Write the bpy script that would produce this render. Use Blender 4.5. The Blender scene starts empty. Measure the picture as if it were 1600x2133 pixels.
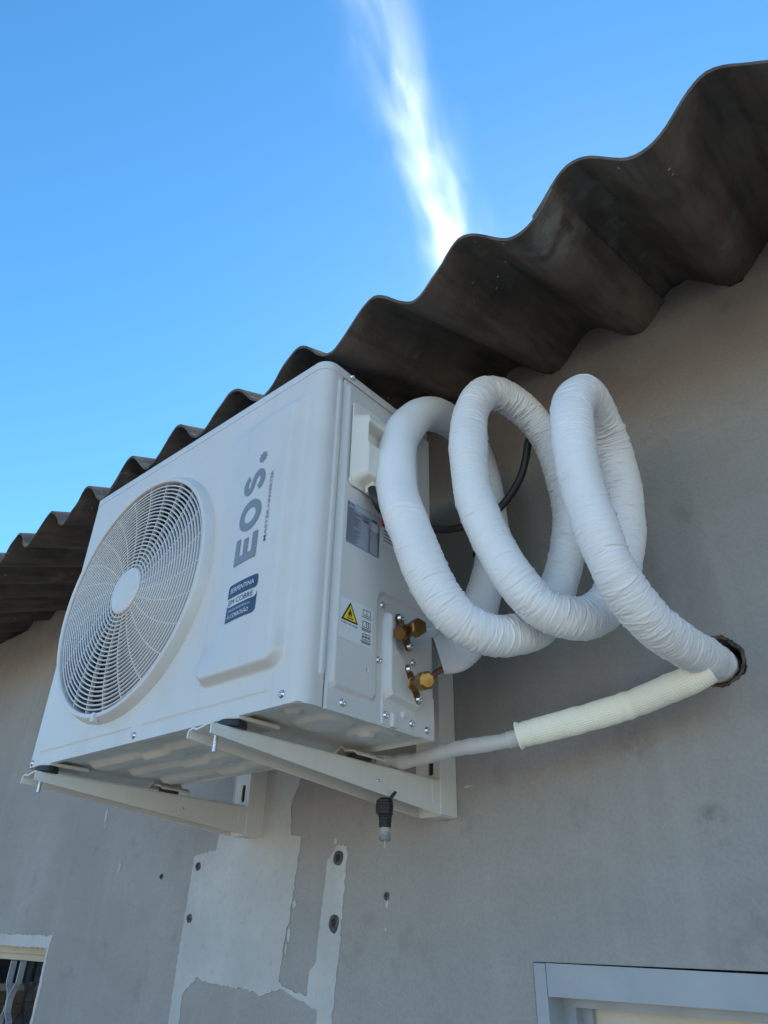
import bpy, bmesh, math, random
import numpy as np
from mathutils import Vector, Matrix
R = math.radians
rng = np.random.default_rng(7)
random.seed(7)
sc = bpy.context.scene
COL = sc.collection

# ------------------------------------------------------------------ camera
cam_d = bpy.data.cameras.new('camera'); cam = bpy.data.objects.new('camera', cam_d); COL.objects.link(cam)
cam_d.sensor_fit = 'VERTICAL'; cam_d.sensor_height = 36.0; cam_d.lens = 1471.0 / 2133.0 * 36.0
cam_d.clip_start = 0.02; cam_d.clip_end = 40000
cam.matrix_world = Matrix(((0.7553, 0.3245, 0.5694, 0.6263), (0.6551, -0.3995, -0.6413, -0.5622),
                           (0.0194, 0.8574, -0.5143, -0.2379), (0, 0, 0, 1)))
sc.camera = cam

# ------------------------------------------------------------------ sky, sun, exposure
SUN_EL, SUN_AZ = R(37), R(-20)            # azimuth measured from +y (into the house) towards +x
wd = bpy.data.worlds.new('World'); sc.world = wd; wd.use_nodes = True
nt = wd.node_tree; nt.nodes.clear()
sky = nt.nodes.new('ShaderNodeTexSky'); sky.sky_type = 'NISHITA'; sky.sun_disc = False
sky.sun_elevation = SUN_EL; sky.sun_rotation = SUN_AZ
sky.air_density = 1.0; sky.dust_density = 0.15; sky.ozone_density = 2.6; sky.altitude = 900
hs = nt.nodes.new('ShaderNodeHueSaturation'); hs.inputs['Saturation'].default_value = 1.23; hs.inputs['Hue'].default_value = .491
bg = nt.nodes.new('ShaderNodeBackground'); bg.inputs['Strength'].default_value = 0.15
wo = nt.nodes.new('ShaderNodeOutputWorld')
nt.links.new(sky.outputs[0], hs.inputs['Color']); nt.links.new(hs.outputs[0], bg.inputs[0]); nt.links.new(bg.outputs[0], wo.inputs[0])
sun_d = bpy.data.lights.new('sun', 'SUN'); sun_d.energy = 5.0; sun_d.angle = R(0.53); sun_d.color = (1.0, 0.93, 0.82)
sun = bpy.data.objects.new('sun', sun_d); COL.objects.link(sun)
sdir = Vector((math.sin(SUN_AZ) * math.cos(SUN_EL), math.cos(SUN_AZ) * math.cos(SUN_EL), math.sin(SUN_EL)))
sun.rotation_euler = sdir.to_track_quat('Z', 'Y').to_euler()
sun.location = (0, 0, 30)
sc.view_settings.view_transform = 'Standard'; sc.view_settings.look = 'None'
sc.view_settings.gamma = 1.0; sc.view_settings.use_curve_mapping = False
sc.view_settings.exposure = 1.06
sc.render.engine = 'CYCLES'
sc.cycles.use_denoising = True
sc.cycles.max_bounces = 8; sc.cycles.diffuse_bounces = 5; sc.cycles.transparent_max_bounces = 16
sc.cycles.volume_bounces = 1

# ------------------------------------------------------------------ helpers
WL = {}                                   # world location of every object made (no rotations anywhere)
def thing(name, label, cat, loc, group=None):
    o = bpy.data.objects.new(name, None); COL.objects.link(o)
    o.location = loc; o.empty_display_size = .1
    o['label'] = label; o['category'] = cat
    if group: o['group'] = group
    WL[o] = Vector(loc); return o
def finish(me, name, mat, parent, origin, smooth):
    o = bpy.data.objects.new(name, me); COL.objects.link(o)
    if mat: me.materials.append(mat)
    pl = WL[parent] if parent else Vector((0, 0, 0))
    if parent: o.parent = parent
    o.location = Vector(origin) - pl
    WL[o] = Vector(origin)
    me.polygons.foreach_set('use_smooth', [bool(smooth)] * len(me.polygons))
    return o
def mk(name, V, F, mat, parent=None, smooth=True, origin=None):
    """one mesh object from scene coordinates; its origin at the middle of its box"""
    V = np.asarray(V, float)
    if origin is None: origin = (V.min(0) + V.max(0)) / 2
    me = bpy.data.meshes.new(name)
    me.from_pydata((V - np.asarray(origin)).tolist(), [], [tuple(int(i) for i in f) for f in F])
    me.validate()
    if len(F) < 40000:
        bm = bmesh.new(); bm.from_mesh(me); bmesh.ops.recalc_face_normals(bm, faces=bm.faces[:]); bm.to_mesh(me); bm.free()
    me.update()
    return finish(me, name, mat, parent, origin, smooth)
def dup(o, loc, parent, name=None):
    c = o.copy(); COL.objects.link(c); c.parent = parent
    c.location = Vector(loc) - (WL[parent] if parent else Vector((0, 0, 0))); WL[c] = Vector(loc)
    return c
def join(*parts):
    V, F, n = [], [], 0
    for v, f in parts:
        V.append(np.asarray(v, float)); F += [tuple(int(i) + n for i in q) for q in f]; n += len(v)
    return np.concatenate(V), F
def bm_out(bm):
    bm.verts.ensure_lookup_table(); bm.verts.index_update()
    V = np.array([v.co[:] for v in bm.verts]); F = [tuple(v.index for v in f.verts) for f in bm.faces]
    bm.free(); return V, F
def box(x0, x1, y0, y1, z0, z1, bev=0, seg=2):
    bm = bmesh.new(); bmesh.ops.create_cube(bm, size=1)
    for v in bm.verts:
        v.co = Vector((x0 + (v.co.x + .5) * (x1 - x0), y0 + (v.co.y + .5) * (y1 - y0), z0 + (v.co.z + .5) * (z1 - z0)))
    if bev: bmesh.ops.bevel(bm, geom=bm.edges[:], offset=bev, segments=seg, profile=.5, affect='EDGES')
    return bm_out(bm)
def prism(pts, m0, m1):
    """outline pts, m0/m1 map (a,b)->xyz for the two ends"""
    n = len(pts); V = [m0(*p) for p in pts] + [m1(*p) for p in pts]
    F = [tuple(range(n)), tuple(range(2 * n - 1, n - 1, -1))] + [(i, (i + 1) % n, n + (i + 1) % n, n + i) for i in range(n)]
    return V, F
def grid(us, vs, pos, keep=None):
    U, Vv = np.meshgrid(us, vs, indexing='ij'); P = pos(U, Vv); V = P.reshape(-1, 3)
    nu, nv = len(us), len(vs)
    i, j = np.meshgrid(np.arange(nu - 1), np.arange(nv - 1), indexing='ij')
    a = i * nv + j; F = np.stack([a, a + nv, a + nv + 1, a + 1], -1).reshape(-1, 4)
    if keep is not None:
        uc = (U[:-1, :-1] + U[1:, 1:]) / 2; vc = (Vv[:-1, :-1] + Vv[1:, 1:]) / 2
        F = F[keep(uc, vc).reshape(-1)]
        used = np.unique(F); re = -np.ones(len(V), int); re[used] = np.arange(len(used)); V = V[used]; F = re[F]
    return V, F.tolist()
def sstep(a, b, x):
    t = np.clip((x - a) / (b - a), 0, 1); return t * t * (3 - 2 * t)
def sd_poly(x, y, poly):
    """signed distance, negative inside"""
    p = np.asarray(poly, float); d = np.full(x.shape, 1e9); s = np.ones(x.shape)
    n = len(p)
    for i in range(n):
        a, b = p[i], p[i - 1]; e = b - a; wx, wy = x - a[0], y - a[1]
        t = np.clip((wx * e[0] + wy * e[1]) / (e @ e), 0, 1)
        d = np.minimum(d, (wx - e[0] * t) ** 2 + (wy - e[1] * t) ** 2)
        c1 = y >= a[1]; c2 = y < b[1]; c3 = e[0] * wy > e[1] * wx
        s = np.where((c1 & c2 & c3) | (~c1 & ~c2 & ~c3), -s, s)
    return s * np.sqrt(d)
def sd_rect(x, y, x0, x1, y0, y1, r):
    qx = np.abs(x - (x0 + x1) / 2) - (x1 - x0) / 2 + r; qy = np.abs(y - (y0 + y1) / 2) - (y1 - y0) / 2 + r
    return np.hypot(np.maximum(qx, 0), np.maximum(qy, 0)) + np.minimum(np.maximum(qx, qy), 0) - r
def spline(P, step):
    """centripetal Catmull-Rom through P, resampled to even steps"""
    P = np.asarray(P, float); Q = np.vstack([2 * P[0] - P[1], P, 2 * P[-1] - P[-2]]); out = []
    for i in range(1, len(Q) - 2):
        p0, p1, p2, p3 = Q[i - 1:i + 3]
        t0 = 0; t1 = t0 + np.linalg.norm(p1 - p0) ** .5; t2 = t1 + np.linalg.norm(p2 - p1) ** .5; t3 = t2 + np.linalg.norm(p3 - p2) ** .5
        t = np.linspace(t1, t2, 24, endpoint=False)[:, None]
        A1 = (t1 - t) / (t1 - t0) * p0 + (t - t0) / (t1 - t0) * p1; A2 = (t2 - t) / (t2 - t1) * p1 + (t - t1) / (t2 - t1) * p2
        A3 = (t3 - t) / (t3 - t2) * p2 + (t - t2) / (t3 - t2) * p3
        B1 = (t2 - t) / (t2 - t0) * A1 + (t - t0) / (t2 - t0) * A2; B2 = (t3 - t) / (t3 - t1) * A2 + (t - t1) / (t3 - t1) * A3
        out.append((t2 - t) / (t2 - t1) * B1 + (t - t1) / (t2 - t1) * B2)
    D = np.vstack(out + [P[-1:]]); L = np.concatenate([[0], np.cumsum(np.linalg.norm(np.diff(D, axis=0), axis=1))])
    s = np.linspace(0, L[-1], max(2, int(L[-1] / step) + 1))
    return np.stack([np.interp(s, L, D[:, k]) for k in range(D.shape[1])], 1), s
def smooth_path(P, n):
    for _ in range(n):
        P = P.copy(); P[1:-1] = .25 * P[:-2] + .5 * P[1:-1] + .25 * P[2:]
    return P
def frames(P):
    T = np.gradient(P, axis=0); T /= np.linalg.norm(T, axis=1)[:, None]
    N = np.zeros_like(P); n = np.cross(T[0], (0, 0, 1.)); 
    if np.linalg.norm(n) < 1e-3: n = np.cross(T[0], (0, 1., 0))
    for i in range(len(P)):
        n = n - T[i] * (n @ T[i]); n /= np.linalg.norm(n); N[i] = n
    return T, N, np.cross(T, N)
def sweep(P, rad, nseg=16, cap=True):
    """rad: number, per ring array or (ring, seg) array"""
    P = np.asarray(P, float); T, N, B = frames(P); n = len(P)
    rad = np.broadcast_to(np.asarray(rad, float).reshape((n, -1) if np.ndim(rad) else (1, 1)), (n, nseg))
    a = np.arange(nseg) / nseg * 2 * np.pi
    V = P[:, None] + rad[..., None] * (N[:, None] * np.cos(a)[None, :, None] + B[:, None] * np.sin(a)[None, :, None])
    i, j = np.meshgrid(np.arange(n - 1), np.arange(nseg), indexing='ij'); a0 = i * nseg + j; a1 = i * nseg + (j + 1) % nseg
    F = np.stack([a0, a1, a1 + nseg, a0 + nseg], -1).reshape(-1, 4).tolist()
    if cap: F += [tuple(range(nseg - 1, -1, -1)), tuple((n - 1) * nseg + k for k in range(nseg))]
    return V.reshape(-1, 3), F
def lathe(prof, c, axis, nseg=48, hexa=False, cap=True):
    """prof: (radius, distance along axis)"""
    ax = Vector(axis).normalized(); u = ax.orthogonal().normalized(); v = ax.cross(u); c = Vector(c); V = []
    for r, d in prof:
        for k in range(nseg):
            a = 2 * math.pi * k / nseg; V.append((c + ax * d + (u * math.cos(a) + v * math.sin(a)) * r)[:])
    n = len(prof)
    F = [(i * nseg + k, i * nseg + (k + 1) % nseg, (i + 1) * nseg + (k + 1) % nseg, (i + 1) * nseg + k) for i in range(n - 1) for k in range(nseg)]
    if cap: F += [tuple(range(nseg - 1, -1, -1)), tuple((n - 1) * nseg + k for k in range(nseg))]
    return V, F

# ------------------------------------------------------------------ materials
def mat(name, c1, c2=None, scale=6.0, detail=6, lo=.35, hi=.65, rough=.5, metal=0.0, bump=0.0, bscale=60.0, spec=.5,
        extra=None, rvar=0.0, sheen=0.0, stretch=None, coat=0.0, bdist=.002):
    m = bpy.data.materials.new(name); m.use_nodes = True; t = m.node_tree; N = t.nodes; L = t.links
    b = N['Principled BSDF']; b.inputs['Roughness'].default_value = rough; b.inputs['Metallic'].default_value = metal
    b.inputs['Specular IOR Level'].default_value = spec; b.inputs['Coat Weight'].default_value = coat
    b.inputs['Sheen Weight'].default_value = sheen
    g = N.new('ShaderNodeNewGeometry'); pos = g.outputs['Position']
    if stretch:
        mp = N.new('ShaderNodeMapping'); mp.inputs['Scale'].default_value = stretch; L.new(pos, mp.inputs[0]); pos = mp.outputs[0]
    col = None
    def noise(s, d=6, r=.6):
        n = N.new('ShaderNodeTexNoise'); n.inputs['Scale'].default_value = s; n.inputs['Detail'].default_value = d; n.inputs['Roughness'].default_value = r
        L.new(pos, n.inputs['Vector']); return n.outputs['Fac']
    def ramp(x, a, bb, v0=0, v1=1):
        r = N.new('ShaderNodeMapRange'); r.inputs[1].default_value = a; r.inputs[2].default_value = bb
        r.inputs[3].default_value = v0; r.inputs[4].default_value = v1; L.new(x, r.inputs[0]); return r.outputs[0]
    def mix(f, a, bb):
        x = N.new('ShaderNodeMix'); x.data_type = 'RGBA'
        if hasattr(f, 'is_linked') or not isinstance(f, (int, float)): L.new(f, x.inputs[0])
        else: x.inputs[0].default_value = f
        for s, k in ((a, 6), (bb, 7)):
            if isinstance(s, tuple): x.inputs[k].default_value = (*s, 1)
            else: L.new(s, x.inputs[k])
        return x.outputs[2]
    if c2 is not None:
        col = mix(ramp(noise(scale, detail), lo, hi), c1, c2)
    else: b.inputs['Base Color'].default_value = (*c1, 1)
    if extra: col = extra(N, L, pos, col if col is not None else c1, noise, ramp, mix)
    if col is not None: L.new(col, b.inputs['Base Color'])
    if rvar: L.new(ramp(noise(scale * 2.3), .3, .7, rough - rvar, rough + rvar), b.inputs['Roughness'])
    if bump:
        bp = N.new('ShaderNodeBump'); bp.inputs['Strength'].default_value = bump; bp.inputs['Distance'].default_value = bdist
        L.new(noise(bscale, 8, .65), bp.inputs['Height']); L.new(bp.outputs[0], b.inputs['Normal'])
    return m

def wall_extra(N, L, pos, col, noise, ramp, mix):
    col = mix(ramp(noise(1.7, 5), .45, .75, 0, .55), col, (.24, .222, .203))       # broad dull patches
    col = mix(ramp(noise(14, 4), .60, .72, 0, .35), col, (.19, .185, .175))          # grubby spots
    col = mix(ramp(noise(55, 2), .70, .76, 0, .30), col, (.42, .41, .39))            # small pale nicks
    col = mix(ramp(noise(210, 3), .40, .66, 0, .22), col, (.19, .18, .17))           # grain of the render
    mp = N.new('ShaderNodeMapping'); mp.inputs['Scale'].default_value = (26, 26, 1.6); L.new(pos, mp.inputs[0])
    n = N.new('ShaderNodeTexNoise'); n.inputs['Scale'].default_value = 1; n.inputs['Detail'].default_value = 5; L.new(mp.outputs[0], n.inputs['Vector'])
    col = mix(ramp(n.outputs['Fac'], .56, .74, 0, .22), col, (.42, .41, .39))        # old run marks
    mp = N.new('ShaderNodeMapping'); mp.inputs['Scale'].default_value = (3, 3, 9); mp.inputs['Rotation'].default_value = (0, .5, 0); L.new(pos, mp.inputs[0])
    n = N.new('ShaderNodeTexNoise'); n.inputs['Scale'].default_value = 1; n.inputs['Detail'].default_value = 6; n.inputs['Distortion'].default_value = 1.2; L.new(mp.outputs[0], n.inputs['Vector'])
    col = mix(ramp(n.outputs['Fac'], 0.45, .70, 0, .15), col, (.215, .205, .195))     # trowel sweeps
    v = N.new('ShaderNodeTexVoronoi'); v.feature = 'DISTANCE_TO_EDGE'; v.inputs['Scale'].default_value = 1.6
    ad = N.new('ShaderNodeVectorMath'); ad.operation = 'MULTIPLY_ADD'; nn = N.new('ShaderNodeTexNoise'); nn.inputs['Scale'].default_value = 5; nn.inputs['Detail'].default_value = 5
    L.new(pos, nn.inputs['Vector']); L.new(nn.outputs['Color'], ad.inputs[0]); ad.inputs[1].default_value = (.35, .35, .35); L.new(pos, ad.inputs[2]); L.new(ad.outputs[0], v.inputs['Vector'])
    ck = N.new('ShaderNodeMath'); ck.operation = 'MULTIPLY'; L.new(ramp(v.outputs['Distance'], .0022, .0010, 0, .16), ck.inputs[0]); L.new(ramp(noise(1.3, 2), .50, .58), ck.inputs[1])
    col = mix(ck.outputs[0], col, (.12, .115, .11))                                   # hairline cracks
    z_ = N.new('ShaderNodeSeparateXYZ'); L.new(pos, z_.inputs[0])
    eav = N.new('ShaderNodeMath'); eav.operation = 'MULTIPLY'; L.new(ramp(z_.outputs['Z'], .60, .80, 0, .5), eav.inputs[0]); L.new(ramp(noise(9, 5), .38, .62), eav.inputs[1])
    col = mix(eav.outputs[0], col, (.13, .118, .105))                                 # mottled darker tone along the top of the wall
    for (px_, pz_, r_, am_) in ((.293, -.098, .024, .8), (.302, -.128, .012, .6), (.205, .012, .035, .5), (.33, -.21, .05, .3), (.42, -.06, .05, .35)):
        ds = N.new('ShaderNodeVectorMath'); ds.operation = 'DISTANCE'; L.new(pos, ds.inputs[0]); ds.inputs[1].default_value = (px_, .475, pz_)
        mm = N.new('ShaderNodeMath'); mm.operation = 'MULTIPLY'; L.new(ramp(ds.outputs['Value'], r_, r_ * .3, 0, am_), mm.inputs[0]); L.new(ramp(noise(42, 4), .40, .58), mm.inputs[1])
        col = mix(mm.outputs[0], col, (.165, .158, .152))                             # smudges
    return col
def roof_extra(N, L, pos, col, noise, ramp, mix):
    col = mix(ramp(noise(3.1, 6), .50, .72, 0, .8), col, (.165, .112, .078))         # rusty brown blooms
    col = mix(ramp(noise(7.5, 7), .58, .70, 0, .55), col, (.245, .232, .21))        # pale lichen grey
    mp = N.new('ShaderNodeMapping'); mp.inputs['Scale'].default_value = (60, 3, 20); L.new(pos, mp.inputs[0])
    n = N.new('ShaderNodeTexNoise'); n.inputs['Scale'].default_value = 1; n.inputs['Detail'].default_value = 6; L.new(mp.outputs[0], n.inputs['Vector'])
    col = mix(ramp(n.outputs['Fac'], .46, .70, 0, .55), col, (.040, .034, .030))     # dark water runs along the waves
    col = mix(ramp(noise(150, 4), .48, .70, 0, .22), col, (.17, .15, .13))           # cement fibre grain
    ds = N.new('ShaderNodeVectorMath'); ds.operation = 'DISTANCE'; L.new(pos, ds.inputs[0]); ds.inputs[1].default_value = (.372, .075, .625)
    mm = N.new('ShaderNodeMath'); mm.operation = 'MULTIPLY'; L.new(ramp(ds.outputs['Value'], .075, .035, 0, .8), mm.inputs[0]); L.new(ramp(noise(26, 5), .40, .60), mm.inputs[1])
    col = mix(mm.outputs[0], col, (.26, .255, .245))                                  # grey rubbed maker's stamp
    v = N.new('ShaderNodeTexVoronoi'); v.inputs['Scale'].default_value = 38; v.inputs['Randomness'].default_value = 1
    L.new(pos, v.inputs['Vector'])
    spot = ramp(v.outputs['Distance'], .085, .06, 0, 1)
    cl = ramp(noise(4.2, 2), .56, .62, 0, 1)
    mm = N.new('ShaderNodeMath'); mm.operation = 'MULTIPLY'; L.new(spot, mm.inputs[0]); L.new(cl, mm.inputs[1])
    col = mix(mm.outputs[0], col, (.55, .52, .47))                                   # specks of old paint
    return col
def dust_extra(N, L, pos, col, noise, ramp, mix):
    col = mix(ramp(noise(9, 6), .50, .8, 0, .26), col, (.46, .44, .39))
    mp = N.new('ShaderNodeMapping'); mp.inputs['Scale'].default_value = (45, 45, 3); L.new(pos, mp.inputs[0])
    n = N.new('ShaderNodeTexNoise'); n.inputs['Scale'].default_value = 1; n.inputs['Detail'].default_value = 4; L.new(mp.outputs[0], n.inputs['Vector'])
    return mix(ramp(n.outputs['Fac'], .58, .78, 0, .16), col, (.44, .43, .40))
def pan_extra(N, L, pos, col, noise, ramp, mix):
    return mix(ramp(noise(7, 6), .45, .7, 0, .5), col, (.40, .35, .27))
M = {}
M['wall'] = mat('wall_paint', (.318, .304, .289), (.366, .352, .336), 3.0, rough=.85, bump=.35, bscale=45, extra=wall_extra, spec=.25)
def plaster_extra(N, L, pos, col, noise, ramp, mix):
    col = mix(ramp(noise(5, 6), .42, .68, 0, .6), col, (.385, .38, .37))
    return mix(ramp(noise(70, 4), .55, .68, 0, .35), col, (.33, .325, .315))
M['plaster'] = mat('white_plaster', (.45, .45, .44), (.52, .52, .51), 9.0, rough=.9, bump=.6, bscale=38, spec=.2, extra=plaster_extra)
M['roof'] = mat('weathered_fibre_cement', (.094, .073, .059), (.168, .133, .108), 6.0, rough=.9, bump=.5, bscale=70, bdist=.003, extra=roof_extra, spec=.2)
M['inner'] = mat('shade_black_wall', (.030, .030, .032), (.04, .04, .042), 3.0, rough=.9)  # near black, puts the unlit room's darkness into the wall colour
M['ac'] = mat('off_white_enamel', (.595, .585, .568), (.635, .625, .608), 4.0, rough=.36, extra=dust_extra, rvar=.07, spec=.5, coat=.12, bump=.10, bscale=7, bdist=.004)
M['ac_plastic'] = mat('off_white_plastic', (.66, .65, .59), (.69, .68, .62), 5.0, rough=.45, spec=.4)
M['pan'] = mat('dusty_base_paint', (.60, .585, .54), (.66, .65, .61), 8.0, rough=.5, extra=pan_extra)
M['bracket'] = mat('cream_bracket_paint', (.66, .65, .605), (.71, .70, .66), 7.0, rough=.42, extra=dust_extra, rvar=.08)
M['blade'] = mat('fan_plastic_shaded', (.045, .047, .05), rough=.5)  # plastic darkened to put the shade behind the grille into its colour
M['shroud'] = mat('shroud_shaded', (.09, .093, .096), rough=.6)  # shroud colour darkened to carry the shade deep inside the casing
M['coil_fin'] = mat('dark_coil_fins', (.03, .03, .032), rough=.6, metal=.2)
M['zinc'] = mat('zinc_plate', (.62, .64, .68), (.72, .74, .78), 90, rough=.22, metal=1.0)
M['brass'] = mat('brass', (.27, .155, .052), (.40, .24, .085), 60, rough=.34, metal=1.0, bump=.2, bscale=300, bdist=.0004)
M['bronze'] = mat('tarnished_brass', (.22, .118, .045), (.34, .195, .08), 60, rough=.36, metal=1.0, bump=.2, bscale=300, bdist=.0004)
M['copper'] = mat('copper_tube', (.28, .075, .04), (.36, .11, .06), 60, rough=.4, metal=.9)
M['tape'] = mat('white_wrap_tape', (.74, .745, .755), (.78, .785, .79), 12, rough=.52, spec=.4, sheen=.15, bump=.12, bscale=260, bdist=.0008)
M['foam'] = mat('grey_pipe_foam', (.42, .41, .39), (.50, .49, .46), 80, rough=.9)
M['sleeve'] = mat('cream_foam_sleeve', (.86, .84, .70), (.89, .875, .76), 30, rough=.75, spec=.25)
M['black'] = mat('black_rubber', (.012, .012, .013), (.02, .02, .02), 30, rough=.45)
M['tapeblack'] = mat('black_tape', (.008, .008, .009), (.013, .013, .013), 60, rough=.45, bump=.4, bscale=160)
M['navy'] = mat('navy_print', (.030, .055, .115), rough=.4)
M['logo'] = mat('grey_blue_print', (.20, .225, .265), rough=.4)
M['ink'] = mat('black_ink', (.012, .014, .02), rough=.5)
M['inkblue'] = mat('dark_blue_ink', (.03, .045, .085), rough=.5)
M['paper'] = mat('white_label', (.66, .68, .70), rough=.45)
M['silver'] = mat('grey_label', (.44, .48, .56), rough=.4)
M['yellow'] = mat('yellow_print', (.78, .56, .01), rough=.45)
M['red'] = mat('red_print', (.68, .10, .035), rough=.45)
M['blue'] = mat('blue_wire', (.03, .10, .45), rough=.4)
M['white'] = mat('white_wire', (.75, .74, .72), rough=.4)
M['door'] = mat('pale_blue_grey_metal', (.28, .315, .35), (.34, .375, .41), 9, rough=.42, rvar=.1, bump=.1, bscale=30)
M['leaf'] = mat('cream_door_panel', (.50, .46, .38), (.58, .54, .46), 6, rough=.5)
M['dark'] = mat('cavity_shade', (.03, .027, .024), rough=.95)  # near black colour put in for the shade inside holes
M['mortar'] = mat('rough_mortar', (.17, .155, .14), (.24, .22, .20), 40, rough=.95, bump=.8, bscale=90)
M['brown_panel'] = mat('brown_board', (.16, .115, .085), (.21, .15, .11), 4, rough=.6)
M['rim'] = mat('broken_plaster', (.055, .038, .025), (.17, .13, .095), 60, rough=.95, bump=.8, bscale=150)
M['grille'] = mat('grey_painted_iron', (.33, .35, .38), (.40, .42, .45), 40, rough=.5)
M['ground'] = mat('dry_ground', (.50, .385, .27), (.60, .475, .345), .8, rough=.95, bump=.5, bscale=8, bdist=.02)
M['anchor'] = mat('grey_wall_plug', (.05, .05, .05), (.10, .10, .098), 80, rough=.7)
def clear_mat(name, colr, trans, rough):
    m = bpy.data.materials.new(name); m.use_nodes = True; b = m.node_tree.nodes['Principled BSDF']
    b.inputs['Base Color'].default_value = (*colr, 1); b.inputs['Roughness'].default_value = rough
    b.inputs['Transmission Weight'].default_value = trans; b.inputs['IOR'].default_value = 1.4
    return m
M['hose'] = clear_mat('milky_hose', (.88, .90, .90), .5, .35)
M['clear'] = clear_mat('clear_plastic', (.85, .87, .88), .75, .15)

# ------------------------------------------------------------------ ground
GZ = -2.37
gv, gf = grid(np.concatenate([[-3000, -300, -60], np.linspace(-20, 20, 41), [60, 300, 3000]]),
              np.concatenate([[-3000, -300, -60], np.linspace(-20, 20, 41), [60, 300, 3000]]),
              lambda u, v: np.stack([u, v, GZ + .015 * np.sin(u * 1.3) * np.cos(v * 1.1) * (np.hypot(u, v) < 25) * (v < .2)], -1))
g = mk('ground', gv, gf, M['ground']); g['kind'] = 'structure'

# ------------------------------------------------------------------ house
WY = .475                                  # plane of the wall face
house = thing('house', 'grey rendered house wall under an eave of dark corrugated roofing sheets', 'house', (-1.7, 3.0, GZ))
HX0, HX1, HB = -7.8, 4.4, 5.4
HC, HR = (.345, .105), .0335                # pipe hole
win = (-2.30, -1.406, -1.35, -.282); door = (.0074, .95, GZ, -.2655); hol = (HC[0] - .05, HC[0] + .05, HC[1] - .05, HC[1] + .05)
xs = sorted({HX0, HX1, *win[:2], *door[:2], *hol[:2]}); zs = sorted({GZ, .752, *win[2:], door[3], *hol[2:]})
def in_open(x, z):
    return any(o[0] < x < o[1] and o[2] < z < o[3] for o in (win, door, hol))
parts = []
for y in (WY, WY + .2):
    V, F = [], []
    for i in range(len(xs) - 1):
        for j in range(len(zs) - 1):
            if in_open((xs[i] + xs[i + 1]) / 2, (zs[j] + zs[j + 1]) / 2): continue
            n = len(V); V += [(xs[i], y, zs[j]), (xs[i + 1], y, zs[j]), (xs[i + 1], y, zs[j + 1]), (xs[i], y, zs[j + 1])]
            F.append((n, n + 1, n + 2, n + 3) if y == WY else (n + 3, n + 2, n + 1, n))
    parts.append((V, F))
for o in (win, door):                       # reveals
    x0, x1, z0, z1 = o; c = [(x0, z0), (x1, z0), (x1, z1), (x0, z1)]; V, F = [], []
    for k in range(4):
        a, b = c[k], c[(k + 1) % 4]; n = len(V)
        V += [(a[0], WY, a[1]), (b[0], WY, b[1]), (b[0], WY + .2, b[1]), (a[0], WY + .2, a[1])]; F.append((n, n + 1, n + 2, n + 3))
    parts.append((V, F))
nseg = 64; V, F = [], []                    # plaster round the drilled hole: square to ragged circle, then the bore
for k in range(nseg):
    a = 2 * math.pi * k / nseg; ca, sa = math.cos(a), math.sin(a); m = max(abs(ca), abs(sa))
    rr = HR + .0025 * math.sin(5 * a + 1) * math.sin(2 * a) + random.uniform(-.0012, .0012)
    V += [(HC[0] + .05 * ca / m, WY, HC[1] + .05 * sa / m), (HC[0] + ca * (rr + .004), WY, HC[1] + sa * (rr + .004)), (HC[0] + ca * rr, WY + .006, HC[1] + sa * rr),
          (HC[0] + ca * rr, WY + .2, HC[1] + sa * rr)]
for k in range(nseg):
    n, m = 4 * k, 4 * ((k + 1) % nseg)
    for q in range(3): F.append((n + q, m + q, m + q + 1, n + q + 1))
parts.append((V, F))
for b in ((HX0, HX0 + .2, WY + .2, HB, GZ, .86), (HX1 - .2, HX1, WY + .2, HB, GZ, .86), (HX0, HX1, HB - .2, HB + .001, GZ, .86)): parts.append(box(*b))
RZ = .614 + .385 * 2.93
for xa, xb in ((HX0, HX0 + .19), (HX1 - .19, HX1)):
    parts.append(prism([(WY + .01, .70), (HB - .01, .70), (HB - .01, .80), (2.95, RZ - .05), (WY + .01, .745)], lambda a, b: (xa, a, b), lambda a, b: (xb, a, b)))
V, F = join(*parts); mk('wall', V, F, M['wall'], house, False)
n = 72; V = []                              # broken, brownish edge of the drilled hole
for k in range(n):
    a = 2 * math.pi * k / n; w1 = .0352 + .0022 * abs(math.sin(3.1 * a + .4)) + random.uniform(-.0012, .0018); w0 = HR - .001 + random.uniform(-.0015, .001)
    for r_, d_ in ((w1, .0004), ((w1 + w0) / 2, -.0015 + random.uniform(-.0007, .0007)), (w0, -.0006), (w0 - .0006, .012)):
        V.append((HC[0] + r_ * math.cos(a), WY + d_, HC[1] + r_ * math.sin(a)))
mk('hole_rim', V, [(4 * k + q, 4 * ((k + 1) % n) + q, 4 * ((k + 1) % n) + q + 1, 4 * k + q + 1) for k in range(n) for q in range(3)], M['rim'], house, False)
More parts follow.
